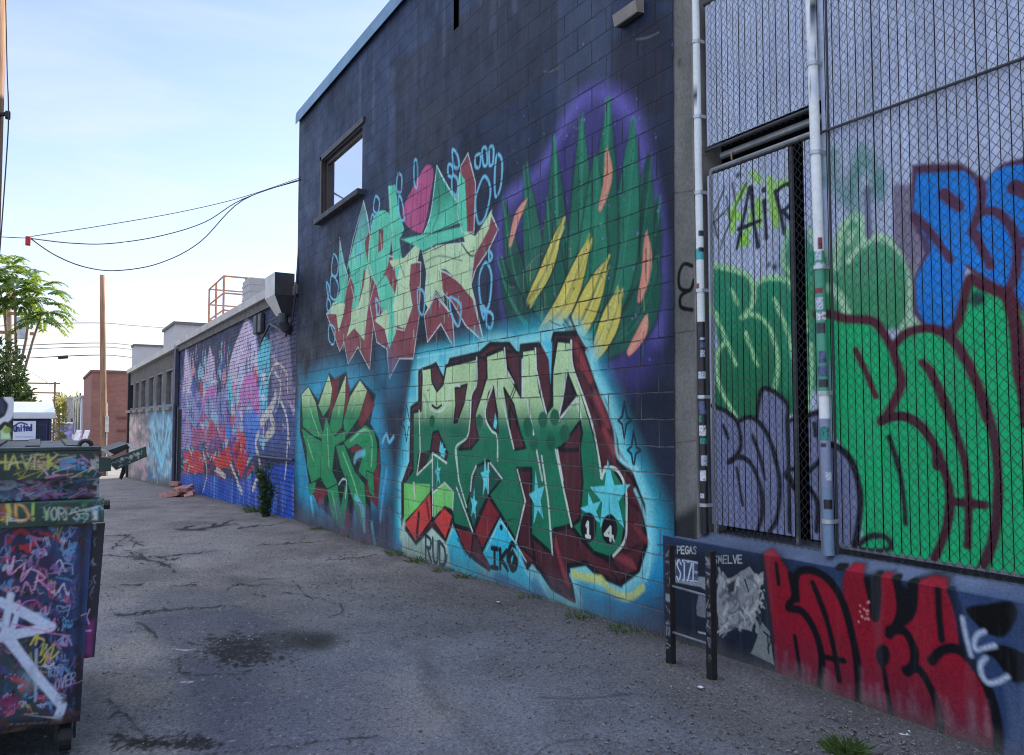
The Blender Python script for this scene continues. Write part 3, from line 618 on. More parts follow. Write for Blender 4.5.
# sides of the loading recess
q = MB(); q.box(WX+.1, 6.6, 4.05, 4.6, 0, 5.0); q.box(6.6, 6.8, -.3, 4.3, 0, 5.0); q.box(WX+.31, 6.6, -.3, -.02, 0, 5.0); q.box(4.25, 6.6, 0, 4.0, 4.95, 5.1); q.box(4.3, 6.6, 0, 4.0, 0.3, 0.5)
q.build('recess_lining', plain('recess_dark', (0.012, 0.012, 0.014), 0.9), mb_)
# coping
q = MB(); q.box(WX-.05, WX+.35, -9, WY1+.05, WTOP, WTOP+.16, b=.012); q.box(WX-.058, WX-.05, -9, WY1+.05, WTOP-.06, WTOP+.10)
q.build('coping', plain('blue_coping', (0.13, 0.24, 0.36), 0.45, var=.15, scale=3), mb_)
# pilaster
PXX = WX+.012
PXE = float(on_x(694.5, 300, PXX)[1])
PX = Canvas('x', PXX, gaxis([(PXE, 4.45, .006)]), gaxis([(0.70, 3.6, .008), (3.6, 4.95, .05)]), (98, 96, 100), seed=4)
PX.c *= (0.7+0.6*fbm(PX.u*5, PX.v*2.2, 5))[..., None]
PX.line([(692, 266), (684, 264), (679, 274), (680, 288), (690, 290), (694, 280)], .028, (14, 14, 16)); PX.line([(690, 290), (681, 296), (681, 307), (692, 310)], .03, (14, 14, 16))
PX.fill([(668, 520), (698, 505), (698, 545), (668, 545)], (26, 28, 34), .05, alpha=.9); PX.line([(670, 100), (671, 260), (669, 400)], .03, (80, 78, 80), .03, alpha=.7)
for y in (60, 190, 330, 440): PX.line([(668, y+4), (698, y)], .008, (60, 58, 58), .004, smooth=False, alpha=.8)
pil_m = painted('painted_concrete', rough=.8, wear=.3, fine=40, bmp=.4)
pl_ = PX.emit('pilaster', pil_m, mb_)[0]
bx('pilaster_core', conc, mb_, PXX+.001, WX+.3, PXE+.001, 4.45, .70, 4.95)
# window
wf = MB(); y0, y1, z0, z1 = WIN
for a in ((y0, y0+.03, z0, z1), (y1-.07, y1, z0, z1), (y0+.03, y1-.07, z1-.07, z1), (y0+.03, y1-.07, z0, z0+.05)): wf.box(WX+.05, WX+.14, *a, b=.006)
for a in ((y0-.001, y0+.012, z0, z1), (y1-.012, y1+.001, z0, z1), (y0, y1, z1-.012, z1+.001), (y0, y1, z0-.001, z0+.012)): wf.box(WX+.002, WX+.3, *a)
for a in ((y1+.01, y1+.09, z0-.09, z1+.09), (y0-.09, y1+.09, z1+.012, z1+.1)): wf.box(WX-.03, WX+.01, *a, b=.006)
win = wf.build('window', frame_m, mb_)
q = MB(); q.box(WX-.12, WX+.06, y0-.12, y1+.12, z0-.1, z0-.012, b=.012); q.build('sill', plain('dark_sill', (.045, .045, .055), .6), win)
gm, nt, bs = nodes_of('reflective_glass'); bs.inputs['Base Color'].default_value = (.82, .86, .9, 1); bs.inputs['Metallic'].default_value = 1; bs.inputs['Roughness'].default_value = .06
bump(nt, bs, noise(nt, 1.6, 2), .02, .01)
bx('pane', gm, win, WX+.085, WX+.095, y0+.03, y1-.07, z0+.07, z1-.07)
bx('drain_slot', plain('slot_dark', (.012, .012, .014), .9), mb_, WX+.06, WX+.1, SLOT[0], SLOT[1], SLOT[2], SLOT[3])
# wedge-shaped wall light high on the wall
q = MB(); q.add([(WX, 4.52, 4.86), (WX, 4.80, 4.86), (WX, 4.80, 4.74), (WX, 4.52, 4.74), (WX-.09, 4.52, 4.82), (WX-.09, 4.80, 4.82), (WX-.07, 4.80, 4.73), (WX-.07, 4.52, 4.73)], [(0, 1, 5, 4), (4, 5, 6, 7), (2, 3, 7, 6), (0, 4, 7, 3), (1, 2, 6, 5)])
wl = q.build('wall_light', plain('light_grey_metal', (.22, .2, .18), .5), mb_)
bx('lens', plain('lamp_lens', (.05, .05, .05), .3), wl, WX-.066, WX-.02, 4.54, 4.78, 4.722, 4.730)
# ================================================================== LOW CONCRETE WALL
low = thing('low_concrete_wall', 'low navy concrete wall with red bubble letters and torn paper beneath the fence', 'wall', (WX, 2, 0))
LYE = float(on_x(664, 600, WX)[1])
CAPF0 = float(on_x(890, 578, WX)[2]); CAPV = float(on_x(890, 563, WX)[2])
L = Canvas('x', WX-.004, gaxis([(-1.0, .8, .03), (.8, 1.7, .008), (1.7, LYE, .0055)]), gaxis([(-.06, CAPF0, .005), (CAPF0, CAPV, .003)]), (38, 54, 88), seed=7)
CAPZ, CAPF = float(on_x(890, 563, WX+.09)[2]), float(on_x(890, 578, WX)[2])
L.c *= (0.65+0.7*fbm(L.u*2.5, L.v*4, 5))[..., None]
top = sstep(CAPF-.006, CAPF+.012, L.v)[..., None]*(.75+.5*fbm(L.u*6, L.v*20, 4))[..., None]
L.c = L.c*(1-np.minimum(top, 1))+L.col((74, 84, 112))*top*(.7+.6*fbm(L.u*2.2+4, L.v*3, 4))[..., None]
L.fill([(668, 540), (790, 560), (790, 700), (668, 660)], (22, 26, 36), .1, alpha=.85)
L.fill([(985, 640), (1060, 640), (1060, 780), (985, 780)], (28, 48, 88), .15, alpha=.6)
L.begin('torn grey paper poster scraps pasted beside small white tags')
L.tr(640, 520, 4.195)
PG = (122, 124, 136)
for P, c in [([(320, 300), (345, 198), (362, 250), (460, 195), (510, 262), (495, 340), (470, 472), (400, 450), (330, 492)], PG), ([(245, 300), (300, 330), (290, 410), (240, 400), (235, 360)], (96, 98, 112)), ([(465, 560), (512, 428), (545, 470), (566, 612)], (104, 110, 116)), ([(470, 250), (518, 215), (520, 270), (490, 290)], (140, 140, 150))]:
    L.fill(P, c, .004, rough=.03)
for i in range(60):
    a = (random.uniform(325, 500), random.uniform(230, 460)); b = (a[0]+random.uniform(-40, 40), a[1]+random.uniform(-60, 60))
    L.line([a, ((a[0]+b[0])/2+8, (a[1]+b[1])/2), b], random.uniform(.006, .03), random.choice([(70, 72, 84), (150, 152, 160), (52, 56, 70), (170, 170, 176)]), .006, alpha=.6)
L.fill([(365, 270), (400, 250), (395, 300), (370, 310)], (46, 48, 58), .01); L.fill([(140, 235), (280, 240), (285, 300), (250, 280), (150, 262)], (120, 124, 136), .006)
for P in [[(245, 470), (300, 480), (350, 455)], [(440, 250), (455, 300)], [(535, 480), (540, 560)], [(520, 470), (548, 500), (535, 540)]]: L.line(P, .012, (150, 150, 156) if P[0][0] < 400 else (20, 22, 26), .004)
L.fill([(148, 160), (240, 175), (245, 265), (150, 250)], (64, 72, 104), .012, alpha=.8); L.text('SIZE', (152, 250), (245, 262), 82, .016, (186, 196, 220)); L.text('SIZE', (156, 252), (247, 264), 82, .006, (40, 46, 80))
L.text('PEGAS', (155, 140), (238, 142), 30, .006, (170, 172, 180)); L.text('SMELVE', (305, 182), (430, 180), 32, .007, (170, 172, 184))
L.dot((135, 130), .028, (70, 140, 190)); L.fill([(120, 168), (148, 168), (148, 232), (120, 230)], (150, 156, 170), .004); L.dot((137, 180), .008, (20, 20, 26)); L.line([(128, 205), (140, 215)], .008, (30, 30, 40))
for i in range(26): p = (random.uniform(500, 525), random.uniform(290, 370)); L.dot(p, .005, (160, 160, 168))
L.end()
L.begin('red bubble letters reading BOKE with thick black outlines')
L.tr(750, 550, 3.682)
RD, RD2, BK = (122, 16, 36), (88, 30, 52), (12, 11, 18)
L.fill([(42, 10), (60, -12), (112, 22), (152, 88), (180, 62), (240, 70), (296, 112), (338, 180), (345, 110), (362, 38), (402, 42), (432, 100), (455, 76), (512, 70), (545, 110), (575, 130), (610, 92), (655, 72), (712, 90), (748, 160), (775, 290), (800, 380), (858, 460), (905, 620), (910, 760), (760, 700), (500, 622), (240, 525), (100, 485), (82, 300)], BK, .03)
L.fill([(50, 8), (62, -10), (108, 26), (150, 92), (160, 175), (172, 90), (222, 74), (290, 114), (345, 190), (342, 110), (362, 42), (400, 46), (428, 110), (440, 175), (462, 240), (472, 120), (472, 82), (510, 78), (540, 150), (548, 230), (560, 262), (592, 225), (602, 122), (650, 88), (702, 100), (740, 170), (770, 290), (790, 375), (850, 460), (898, 620), (905, 742), (760, 692), (500, 620), (240, 522), (100, 482), (86, 300)], RD, .014, grad=(RD2, (0, 300), (0, 640)))
for P, w in [([(150, 92), (162, 170), (140, 212), (190, 225), (235, 290), (262, 380), (262, 470), (248, 522)], .05), ([(96, 50), (106, 125)], .03), ([(165, 318), (176, 390), (186, 462)], .03), ([(172, 180), (172, 92), (222, 74), (290, 110), (340, 190), (370, 290), (395, 420), (400, 575)], .05), ([(230, 120), (280, 250), (312, 380), (328, 480)], .038), ([(270, 393), (345, 408)], .035),
             ([(430, 112), (446, 180), (460, 250), (470, 170), (470, 86)], .045), ([(538, 100), (553, 200), (545, 260), (512, 312)], .05), ([(512, 295), (568, 300), (602, 360), (602, 420), (580, 450)], .05), ([(572, 442), (622, 440), (670, 520), (695, 600), (698, 690)], .045), ([(490, 430), (506, 520), (522, 622)], .032), ([(602, 120), (594, 220), (556, 265)], .06),
             ([(692, 148), (696, 240), (706, 330)], .038), ([(670, 408), (710, 368), (770, 368), (830, 430), (880, 520), (910, 640), (915, 750)], .05), ([(742, 150), (772, 240), (790, 372)], .05), ([(325, 60), (340, 60)], .05)]:
    L.line(P, w, BK, .009)
L.fill([(490+26*math.cos(t), 390+42*math.sin(t)) for t in np.linspace(0, 6.28, 12)[:-1]], BK, .012, True)
for i in range(14): L.dot((random.uniform(400, 440), random.uniform(185, 270)), .006, (190, 120, 130))
for i in range(40):
    x = random.uniform(90, 880); y = 440+x*.27; L.line([(x, y-random.uniform(20, 120)), (x+3, y)], random.uniform(.01, .03), (120, 84, 100), .02, alpha=.35)
L.end()
L.begin('black paint blobs and white curved strokes')
L.fill([(760, 150), (1100, 150), (1100, 420), (850, 420), (790, 300)], (44, 62, 104), .08, alpha=.7); L.fill([(795, 215), (860, 200), (960, 188), (985, 245), (940, 318), (880, 310), (830, 270)], (4, 4, 6), .01, True); L.fill([(845, 375), (930, 350), (1060, 420), (1060, 530), (960, 480), (900, 400)], (4, 4, 6), .01, True)
for P, w in [([(862, 300), (838, 312), (826, 340), (834, 368), (862, 362), (900, 352)], .022), ([(868, 398), (850, 420), (852, 456), (876, 488), (915, 484), (948, 466)], .026), ([(782, 250), (795, 315), (814, 388)], .022)]: L.line(P, w, (150, 160, 190), .012)
for i in range(20): L.line([(random.uniform(930, 1050), 500), (random.uniform(930, 1050), 780)], .02, (70, 84, 120), .02, alpha=.3)
L.end(); L.T = None
foot = sstep(0.16, 0.0, L.v+0.12*(fbm(L.u*10, L.v*4, 4)-0.5))[..., None]; L.c = L.c*(1-.55*foot)+L.col((86, 84, 88))*.55*foot
low_m = painted('painted_kerb_concrete', rough=.55, wear=.3, fine=70, bmp=.45, streak=True)
def capbend(u, v):
    t = np.clip((v-CAPF)/(CAPV-CAPF), 0, 1); return np.stack([.09*t, 0*u, t*(CAPZ-CAPF)-np.maximum(v-CAPF, 0)], -1)
L.c *= (.84+.32*RNG.random(L.u.shape))[..., None]
L.emit('wall_face', low_m, low, disp=capbend)
capm = plain('worn_cap_concrete', (.17, .19, .235), .6, var=.4, scale=7, bmp=.35)
q = MB()
prof = [(WX+.085, CAPZ), (4.29, CAPZ), (4.29, -.06), (WX+.085, -.06)]
n = len(prof); vs = [(x, y, z) for y in (-1.0, LYE) for x, z in prof]
q.add(vs, [(i, i+1, n+i+1, n+i) for i in range(n-2)]+[tuple(range(n)), tuple(range(2*n-1, n-1, -1))]); q.build('cap', capm, low)

# ================================================================== CHAIN-LINK FENCE + GATE WITH PRIVACY SLATS
FX = 4.0; P_ = 0.052; TOPZ = 4.56
def yz(x, y, X=FX): q = on_x(x, y, X); return float(q[1]), float(q[2])
POSTA = yz(701, 300, FX-.045)[0]; POSTB = yz(821, 300, FX-.045)[0]
GT = yz(756, 154)[1]; TB = yz(756, 131)[1]; SB = yz(930, 560)[1]; GB = yz(770, 533)[1]
RAILZ = yz(925, 96)[1]
gap0, gap1 = yz(806, 300)[0], yz(791, 300)[0]
cols = []; centers = []
y = 0.75
while y < POSTA-.05:
    centers.append(y+P_/2); y += P_
colU = sorted(sum([[c-.0235, c-.0175, c-.0085, 0+c, c+.0085, c+.0175, c+.0235] for c in centers], []))
S = Canvas('x', FX, np.array(colU), gaxis([(SB, 3.35, .0055), (3.35, TOPZ, .02)]), (156, 164, 190), k=np.array([2.0, 2.0, 1.85]), seed=9, edge=.014)
S.c *= (0.88+0.24*fbm(S.u*3, S.v*2, 4))[..., None]
sl = RNG.random(len(colU)//7+1); S.c *= (0.86+0.2*np.repeat(sl, 7)[:len(colU)])[:, None, None]
T1 = (695, 150, 5.393); T2 = (695, 260, 4.72); T3 = (695, 390, 4.194); T4 = (820, 130, 3.775); T5 = (820, 270, 5.02); T6 = (820, 400, 3.775)
LIME, BLK, DG, PG2 = (150, 208, 70), (26, 30, 44), (30, 112, 84), (160, 216, 160)
S.begin('black AIR tag over lime green strokes')
S.tr(*T1)
for P in [[(200, 430), (215, 300), (270, 200)], [(250, 500), (290, 420), (310, 330)], [(310, 130), (345, 160)], [(400, 160), (410, 240), (430, 350)], [(440, 190), (500, 180)], [(280, 500), (260, 470)], [(340, 280), (350, 400)], [(190, 340), (240, 360)], [(420, 330), (435, 400)]]: S.line(P, .055, LIME, .02, alpha=.9)
for P in [[(225, 530), (262, 360), (298, 200), (315, 360), (338, 520)], [(235, 428), (350, 380)], [(372, 275), (385, 475)], [(432, 225), (460, 340), (480, 450)], [(440, 220), (490, 185), (525, 200), (515, 290), (470, 330)], [(470, 330), (525, 380), (560, 400)]]: S.line(P, .030, BLK, .008)
S.dot((370, 215), .02, BLK); S.dot((232, 135), .018, BLK, .02)
for P in [[(160, 195), (110, 330), (90, 390)], [(275, 175), (210, 330), (132, 535)], [(170, 250), (185, 380)], [(100, 380), (120, 470)], [(200, 180), (215, 280)], [(95, 400), (180, 310)]]: S.line(P, .016, BLK, .008, alpha=.85)
S.dot((430, 632), .02, BLK, .02); S.dot((395, 620), .015, BLK, .02)
S.end()
S.begin('dark green bubble letters with pale green outlines')
for p in [((-0, 0),)]: pass
S.tr(*T2)
S.fill([(85, 25), (160, 35), (250, 75), (278, 120), (340, 82), (430, 95), (470, 140), (490, 730), (90, 760), (80, 480), (110, 400), (85, 250)], DG, .02, grad=((22, 92, 62), (0, 100), (0, 600)))
S.tr(*T1); S.fill([(510, 420), (560, 400), (610, 480), (640, 520), (720, 560), (720, 1300), (480, 1300), (470, 570)], (34, 116, 88), .04, alpha=.95)
S.tr(*T4); S.fill([(-60, 560), (20, 540), (70, 400), (110, 328), (160, 340), (166, 430), (222, 402), (292, 440), (336, 510), (342, 650), (310, 757), (230, 757), (100, 740), (-60, 720)], (52, 120, 84), .02, grad=((66, 128, 100), (0, 700), (0, 420)))
S.tr(*T2)
for P, w in [([(90, 25), (160, 40), (250, 75), (278, 140), (270, 210), (238, 258)], .04), ([(278, 122), (340, 85), (430, 95), (470, 150)], .035), ([(222, 270), (265, 254), (330, 290), (370, 370), (390, 480), (375, 615)], .032), ([(90, 245), (140, 360), (192, 492)], .03), ([(145, 385), (106, 440), (104, 540), (130, 630), (190, 738)], .034), ([(170, 140), (202, 208)], .028), ([(372, 185), (430, 320), (470, 480)], .03), ([(238, 345), (265, 420), (292, 492)], .028), ([(545, 400), (550, 550), (530, 710)], .03), ([(520, 250), (525, 330)], .03), ([(60, 200), (75, 240), (100, 260)], .04)]:
    S.line(P, w, PG2, .014)
S.tr(*T1)
for P in [[(505, 420), (475, 560), (490, 640), (520, 660)], [(625, 430), (650, 520), (700, 560)]]: S.line(P, .035, PG2, .018, alpha=.85)
S.tr(*T4)
for P, w in [([(60, 515), (74, 395), (118, 325), (155, 342), (166, 425)], .05), ([(108, 490), (160, 430), (222, 404), (290, 440), (332, 505), (342, 600), (335, 700), (312, 757)], .045), ([(-5, 600), (40, 598), (80, 640), (100, 700)], .05), ([(120, 390), (110, 420)], .05), ([(330, 740), (345, 720), (370, 730)], .05)]: S.line(P, w, (176, 216, 180), .02)
S.end()
S.begin('faded dark green overspray strokes')
for P in [[(20, 190), (45, 90), (60, 200), (110, 260), (150, 90), (170, 100), (215, 190), (180, 240)], [(130, 300), (120, 200), (160, 130)], [(220, 190), (225, 240)]]: S.line(P, .075, (72, 116, 112), .05, alpha=.75)
S.line([(178, 225), (182, 330), (185, 400)], .045, (84, 84, 108), .02)
S.end()
S.begin('bright blue bubble letters with dark plum outlines')
S.fill([(275, 208), (345, 205), (352, 330), (410, 400), (400, 440), (355, 530), (350, 600), (330, 510), (290, 440), (275, 420)], (104, 96, 116), .015, alpha=.95)
BL, PLM = (26, 124, 214), (72, 40, 62)
S.fill([(345, 130), (530, 122), (590, 160), (612, 200), (680, 130), (780, 100), (1000, 60), (1250, 160), (1300, 900), (780, 760), (700, 640), (550, 520), (515, 760), (400, 770), (350, 690), (350, 560), (400, 450), (345, 340)], PLM, .015)
S.fill([(365, 165), (500, 155), (545, 155), (592, 195), (600, 260), (640, 165), (700, 140), (780, 128), (990, 90), (1230, 180), (1280, 900), (790, 740), (750, 640), (700, 600), (552, 505), (505, 755), (405, 755), (368, 680), (362, 560), (420, 450), (352, 320)], BL, .012)
for P, w in [([(600, 190), (612, 240), (600, 310), (575, 380), (590, 400)], .05), ([(352, 325), (420, 390), (492, 490)], .045), ([(465, 240), (525, 288)], .06), ([(580, 390), (612, 450), (642, 512)], .045), ([(600, 312), (660, 308), (720, 365), (745, 450), (732, 560), (700, 612)], .045), ([(735, 215), (790, 240)], .07), ([(770, 420), (840, 500), (860, 640)], .05)]: S.line(P, w, PLM, .01)
S.fill([(395, 395), (412, 400), (410, 450), (390, 460)], (64, 54, 84), .012)
S.end()
S.begin('large emerald green bubble letters with dark maroon outlines')
MR, GN2 = (70, 26, 40), (18, 144, 92)
S.tr(*T5)
BG = [(-20, 235), (50, 235), (130, 255), (262, 262), (320, 320), (362, 392), (430, 322), (545, 296), (655, 330), (705, 235), (748, 60), (800, 70), (945, 135), (1040, 240), (1300, 330), (1320, 1800), (80, 1800), (210, 1650), (210, 1200), (190, 1000), (60, 820), (60, 500)]
S.fill(BG, GN2, .014)
S.line([(-20, 222), (50, 222), (130, 245), (262, 256), (320, 322), (362, 400), (400, 520), (402, 590), (340, 722), (312, 752)], .055, MR, .012)
S.line([(370, 382), (430, 318), (540, 292), (640, 328), (720, 430), (800, 600), (842, 745)], .055, MR, .012); S.line([(655, 328), (705, 228), (748, 50), (800, 68), (945, 132)], .055, MR, .012); S.line([(940, 120), (985, 300), (1000, 500), (1030, 640)], .07, MR, .012)
for P, w in [([(180, 405), (225, 500), (278, 632)], .042), ([(512, 465), (565, 530), (652, 742)], .05)]: S.line(P, w, MR, .01)
S.dot((790, 145), .04, (26, 60, 56), .02)
S.tr(*T6)
for P, w in [([(230, 82), (300, 60), (370, 90), (430, 170), (470, 270), (490, 370), (475, 490), (425, 612)], .05), ([(610, -10), (655, 140), (672, 330), (652, 530), (600, 655)], .05), ([(470, 0), (510, 120), (545, 235), (560, 380), (556, 550)], .042), ([(260, 140), (295, 250), (315, 370), (322, 465)], .034), ([(508, 384), (620, 396)], .045), ([(140, 555), (188, 515), (250, 520), (262, 560), (200, 572), (140, 560)], .035), ([(760, -30), (775, 90)], .05), ([(438, 190), (440, 250)], .05)]: S.line(P, w, (58, 24, 36) if w > .04 else (30, 26, 34), .009)
S.end()
S.begin('grey bubble letters with thick black outlines')
GY_ = (98, 102, 132)
S.tr(*T3)
S.fill([(70, 70), (130, 88), (185, 128), (255, 118), (285, -5), (385, 50), (392, 128), (435, 130), (470, 108), (530, 85), (560, 225), (605, 242), (662, 312), (692, 440), (682, 600), (660, 720), (60, 720), (66, 300)], GY_, .012)
for P, w in [([(72, 66), (130, 90), (178, 140), (192, 235), (160, 290), (140, 302)], .036), ([(140, 302), (190, 280), (242, 322), (276, 420), (280, 520), (262, 592)], .036), ([(180, 132), (240, 116), (300, 180), (340, 300), (356, 420), (342, 540), (312, 592)], .036), ([(118, 150), (138, 202)], .026), ([(174, 328), (200, 482)], .026), ([(240, 190), (272, 280), (292, 372)], .028), ([(258, 122), (284, -6), (380, 50), (386, 140), (392, 330)], .032), ([(388, 132), (432, 138), (445, 310), (390, 332)], .03), ([(384, 352), (412, 398), (445, 440)], .05), ([(392, 400), (396, 592)], .028), ([(470, 400), (512, 470), (510, 590)], .034), ([(470, 108), (535, 85)], .034), ([(480, 340), (530, 290)], .03), ([(535, 228), (600, 240), (660, 310), (692, 440), (684, 580), (662, 680)], .045), ([(500, 140), (505, 190)], .026)]: S.line(P, w, (20, 20, 28), .009)
S.end(); S.T = None
slat_m = painted('painted_slats', rough=.5, wear=.2, fine=30, bmp=.12, streak=True)
bow = lambda u, v: np.stack([np.tile((np.array([.006, .0015, 0, -.0005, 0, .0015, .006])), len(colU)//7)[:, None]*np.ones_like(v)+.004*np.repeat(RNG.random(len(colU)//7)-.5, 7)[:, None], 0*u, 0*u], -1)
ci = lambda cu: np.abs(((cu-.75) % P_)-P_/2) < .0245
notgap = lambda y: ~((y > gap0) & (y < gap1))
fence = thing('chain_link_fence', 'tall chain link fence with painted grey slats, blue and emerald letters on it', 'fence', (FX, 1.9, .85))
gate = thing('chain_link_gate', 'narrow chain link gate with a missing slat and the black AIR tag', 'gate', (FX, 3.5, .85))
tran = thing('transom_panel', 'blank grey slatted chain link panel fixed above the narrow gate', 'fence panel', (FX, 3.5, 3.5))
S.c *= (.9+.2*RNG.random(S.u.shape))[..., None]
S.emit('slat_panel', slat_m, fence, keep=lambda u, v: ci(u) & (u < POSTB) & (v > SB), disp=bow)
for side_ in (lambda u: u < gap0, lambda u: u > gap1): S.emit('slat_panel', slat_m, gate, keep=lambda u, v: ci(u) & (u > POSTB) & (v < GT-.03) & (v > GB) & notgap(u) & side_(u), disp=bow)
S.emit('slat_panel', slat_m, tran, keep=lambda u, v: ci(u) & (u > POSTB) & (v > TB+.02) & (v < TOPZ), disp=bow)
wire_m = plain('dull_wire', (.045, .048, .055), .5, metal=.2, scale=30, bmp=0)
galv = plain('galvanised_pipe', (.46, .48, .5), .42, metal=.55, var=.18, scale=9, bmp=.08)
galv2 = plain('dull_galvanised_pipe', (.2, .21, .22), .5, metal=.5, var=.2, scale=9, bmp=.08)
black_pipe = plain('dark_pipe', (.05, .055, .06), .5, metal=.3, scale=9)
def chain(name, parent, y0, y1, z0, z1, h=.058):
    P = []; Q = []; base = 0; n = 4; r = .0018; P_ = .026
    k = int(math.ceil((y0-.75)/P_))
    while .75+k*P_ < y1:
        yc = .75+k*P_; m0 = math.floor((z0-.8)/(h/2)); m1 = math.ceil((z1-.8)/(h/2)); pts = []
        for j in range(m0, m1+1):
            z = min(max(.8+j*h/2, z0), z1); sd = 1 if (j+k) % 2 == 0 else -1
            yv = yc+sd*P_*.5
            pts.append((FX-.012+.003*sd, min(max(yv+.010*float(vnoise(yc*3.1+7, z*2.3))-.005, y0), y1), min(max(z+.016*float(vnoise(yc*1.7, z*1.1+5))-.008, z0), z1)))
        L_ = len(pts)
        for i, p in enumerate(pts):
            for a in range(n): th = math.pi*2*a/n+.4; P.append((p[0]+r*math.cos(th), p[1]+r*math.sin(th), p[2]))
        for i in range(L_-1):
            for a in range(n): Q.append((base+i*n+a, base+i*n+(a+1) % n, base+(i+1)*n+(a+1) % n, base+(i+1)*n+a))
        base += L_*n; k += 1
    o = grid_mesh(name, np.array(P), np.array(Q), np.ones((len(P), 4)), wire_m, parent); return o
chain('wire_mesh', fence, .75, POSTB-.06, SB-.05, 4.75)
chain('wire_mesh', gate, POSTB+.06, POSTA-.07, GB-.065, GT-.01)
chain('wire_mesh', tran, POSTB+.05, POSTA-.05, TB-.03, TOPZ)
# posts carry paint drips, stickers and tags
def sticker_post(name, lean, x, r, z0, z1, parent, seed, zones):
    (ya, za_), (yb, zb_) = lean
    rng = random.Random(seed); n = 20; zs = gaxis([(z0, 3.4, .008), (3.4, z1, .1)]); P = []; C = []; Q = []
    cols = {}
    st = []
    for (za, zb, dens) in zones:
        z = za
        while z < zb:
            hh = rng.uniform(.02, .075)
            if rng.random() < dens: st.append((z, z+hh, rng.uniform(2.0, 3.6), rng.uniform(.5, 1.3), rng.choice([(168, 176, 190), (150, 156, 170), (24, 24, 30), (24, 26, 34), (120, 40, 50), (70, 84, 120), (30, 120, 110), (190, 190, 196), (40, 40, 52)])))
            z += hh+rng.uniform(.0, .03)
    for i, z in enumerate(zs):
        for a in range(n):
            th = 2*math.pi*a/n; P.append((x+r*math.cos(th), ya+(yb-ya)*(z-za_)/(zb_-za_)+r*math.sin(th), z))
            c = zone_col(name, z, seed)
            for (a0, b0, t0, tw, cc) in st:
                if a0 < z < b0 and abs(th-t0-1) < tw:
                    c = lin(cc)*1.4
                    if rng.random() < .3: c = c*rng.uniform(.15, .7)
            C.append((*np.minimum(c, .8), 1))
        if i:
            for a in range(n): Q.append(((i-1)*n+a, (i-1)*n+(a+1) % n, i*n+(a+1) % n, i*n+a))
    o = grid_mesh(name, np.array(P), np.array(Q), np.array(C), post_m, parent)
    o.data.polygons.foreach_set('use_smooth', [True]*len(o.data.polygons)); return o
def zone_col(name, z, seed):
    if seed == 1:
        if z < 2.28+.04*math.sin(z*40): return lin((24, 24, 30))*1.3
        if 2.72 < z < 2.80: return lin((60, 150, 150))*1.3
        return lin((178, 186, 196))*1.7
    if 1.75 < z < 2.6: return lin((58, 130, 104))*1.4
    if 1.2 < z < 1.6: return lin((118, 124, 150))*1.3
    if z < 1.2: return lin((100, 122, 146))*1.3
    if 3.62 < z < 3.66: return lin((120, 50, 80))*1.3
    return lin((180, 188, 200))*1.7
post_m = painted('post_paint', rough=.4, wear=.15, fine=40, bmp=.06, spec=.5)
LA = (yz(704.5, 520, FX-.045), yz(695.5, 0, FX-.045)); LB = (yz(829, 548, FX-.045), yz(810.5, 0, FX-.045))
leany = lambda l, z: l[0][0]+(l[1][0]-l[0][0])*(z-l[0][1])/(l[1][1]-l[0][1])
sticker_post('post', LA, FX-.045, .027, CAPZ-.005, 4.9, fence, 1, [(.85, 2.2, .8), (2.4, 4.4, .12)])
sticker_post('post', LB, FX-.045, .030, CAPZ-.005, 4.9, fence, 2, [(.95, 2.45, .75), (2.5, 4.4, .28)])
for z in (1.0, 1.75, 2.5, 3.2, 3.75, 4.3):
    for yv, rr in ((leany(LA, z), .030), (leany(LB, z), .033)):
        q = MB(); x0 = FX-.045; v = []
        for k in range(17):
            a = math.pi/2+math.pi*k/16
            for zz in (z-.012, z+.012):
                for r_ in (rr, rr+.003): v.append((x0+r_*math.cos(a), yv+r_*math.sin(a), zz))
        f = []
        for k in range(16):
            b0 = k*4; b1 = b0+4; f += [(b0+1, b1+1, b1+3, b0+3), (b0, b0+2, b1+2, b1), (b0, b1, b1+1, b0+1), (b0+2, b0+3, b1+3, b1+2)]
        n0 = len(v)
        for sg in (-1, 1):
            ya_, yb2 = sorted((yv+sg*rr, yv+sg*(rr+.003)))
            m = len(v); v += [(xx, yy_, zz) for zz in (z-.012, z+.012) for yy_ in (ya_, yb2) for xx in (x0-.001, x0+.05)]
            f += [tuple(m+i for i in g) for g in ((0, 2, 3, 1), (4, 5, 7, 6), (0, 1, 5, 4), (2, 6, 7, 3), (0, 4, 6, 2), (1, 3, 7, 5))]
        q.add(v, f); q.build('tension_band', galv, fence)
q = MB(); q.tube([(FX-.022, -.4, RAILZ), (FX-.022, POSTB, RAILZ)], .009, 8); q.build('rail', black_pipe, fence)
q = MB(); q.box(FX+.004, FX+.05, -.4, POSTB-.04, SB-.015, SB+.012); q.build('bottom_rail', galv2, fence)
for z in (4.6,): q = MB(); q.tube([(FX-.01, -.4, z), (FX-.01, POSTB, z)], .024, 10); q.build('top_rail', galv, fence)
q = MB(); q.tube([(FX-.004, POSTB-.046, CAPZ), (FX-.004, POSTB-.046, 4.6)], .008, 6); q.build('tension_bar', black_pipe, fence)
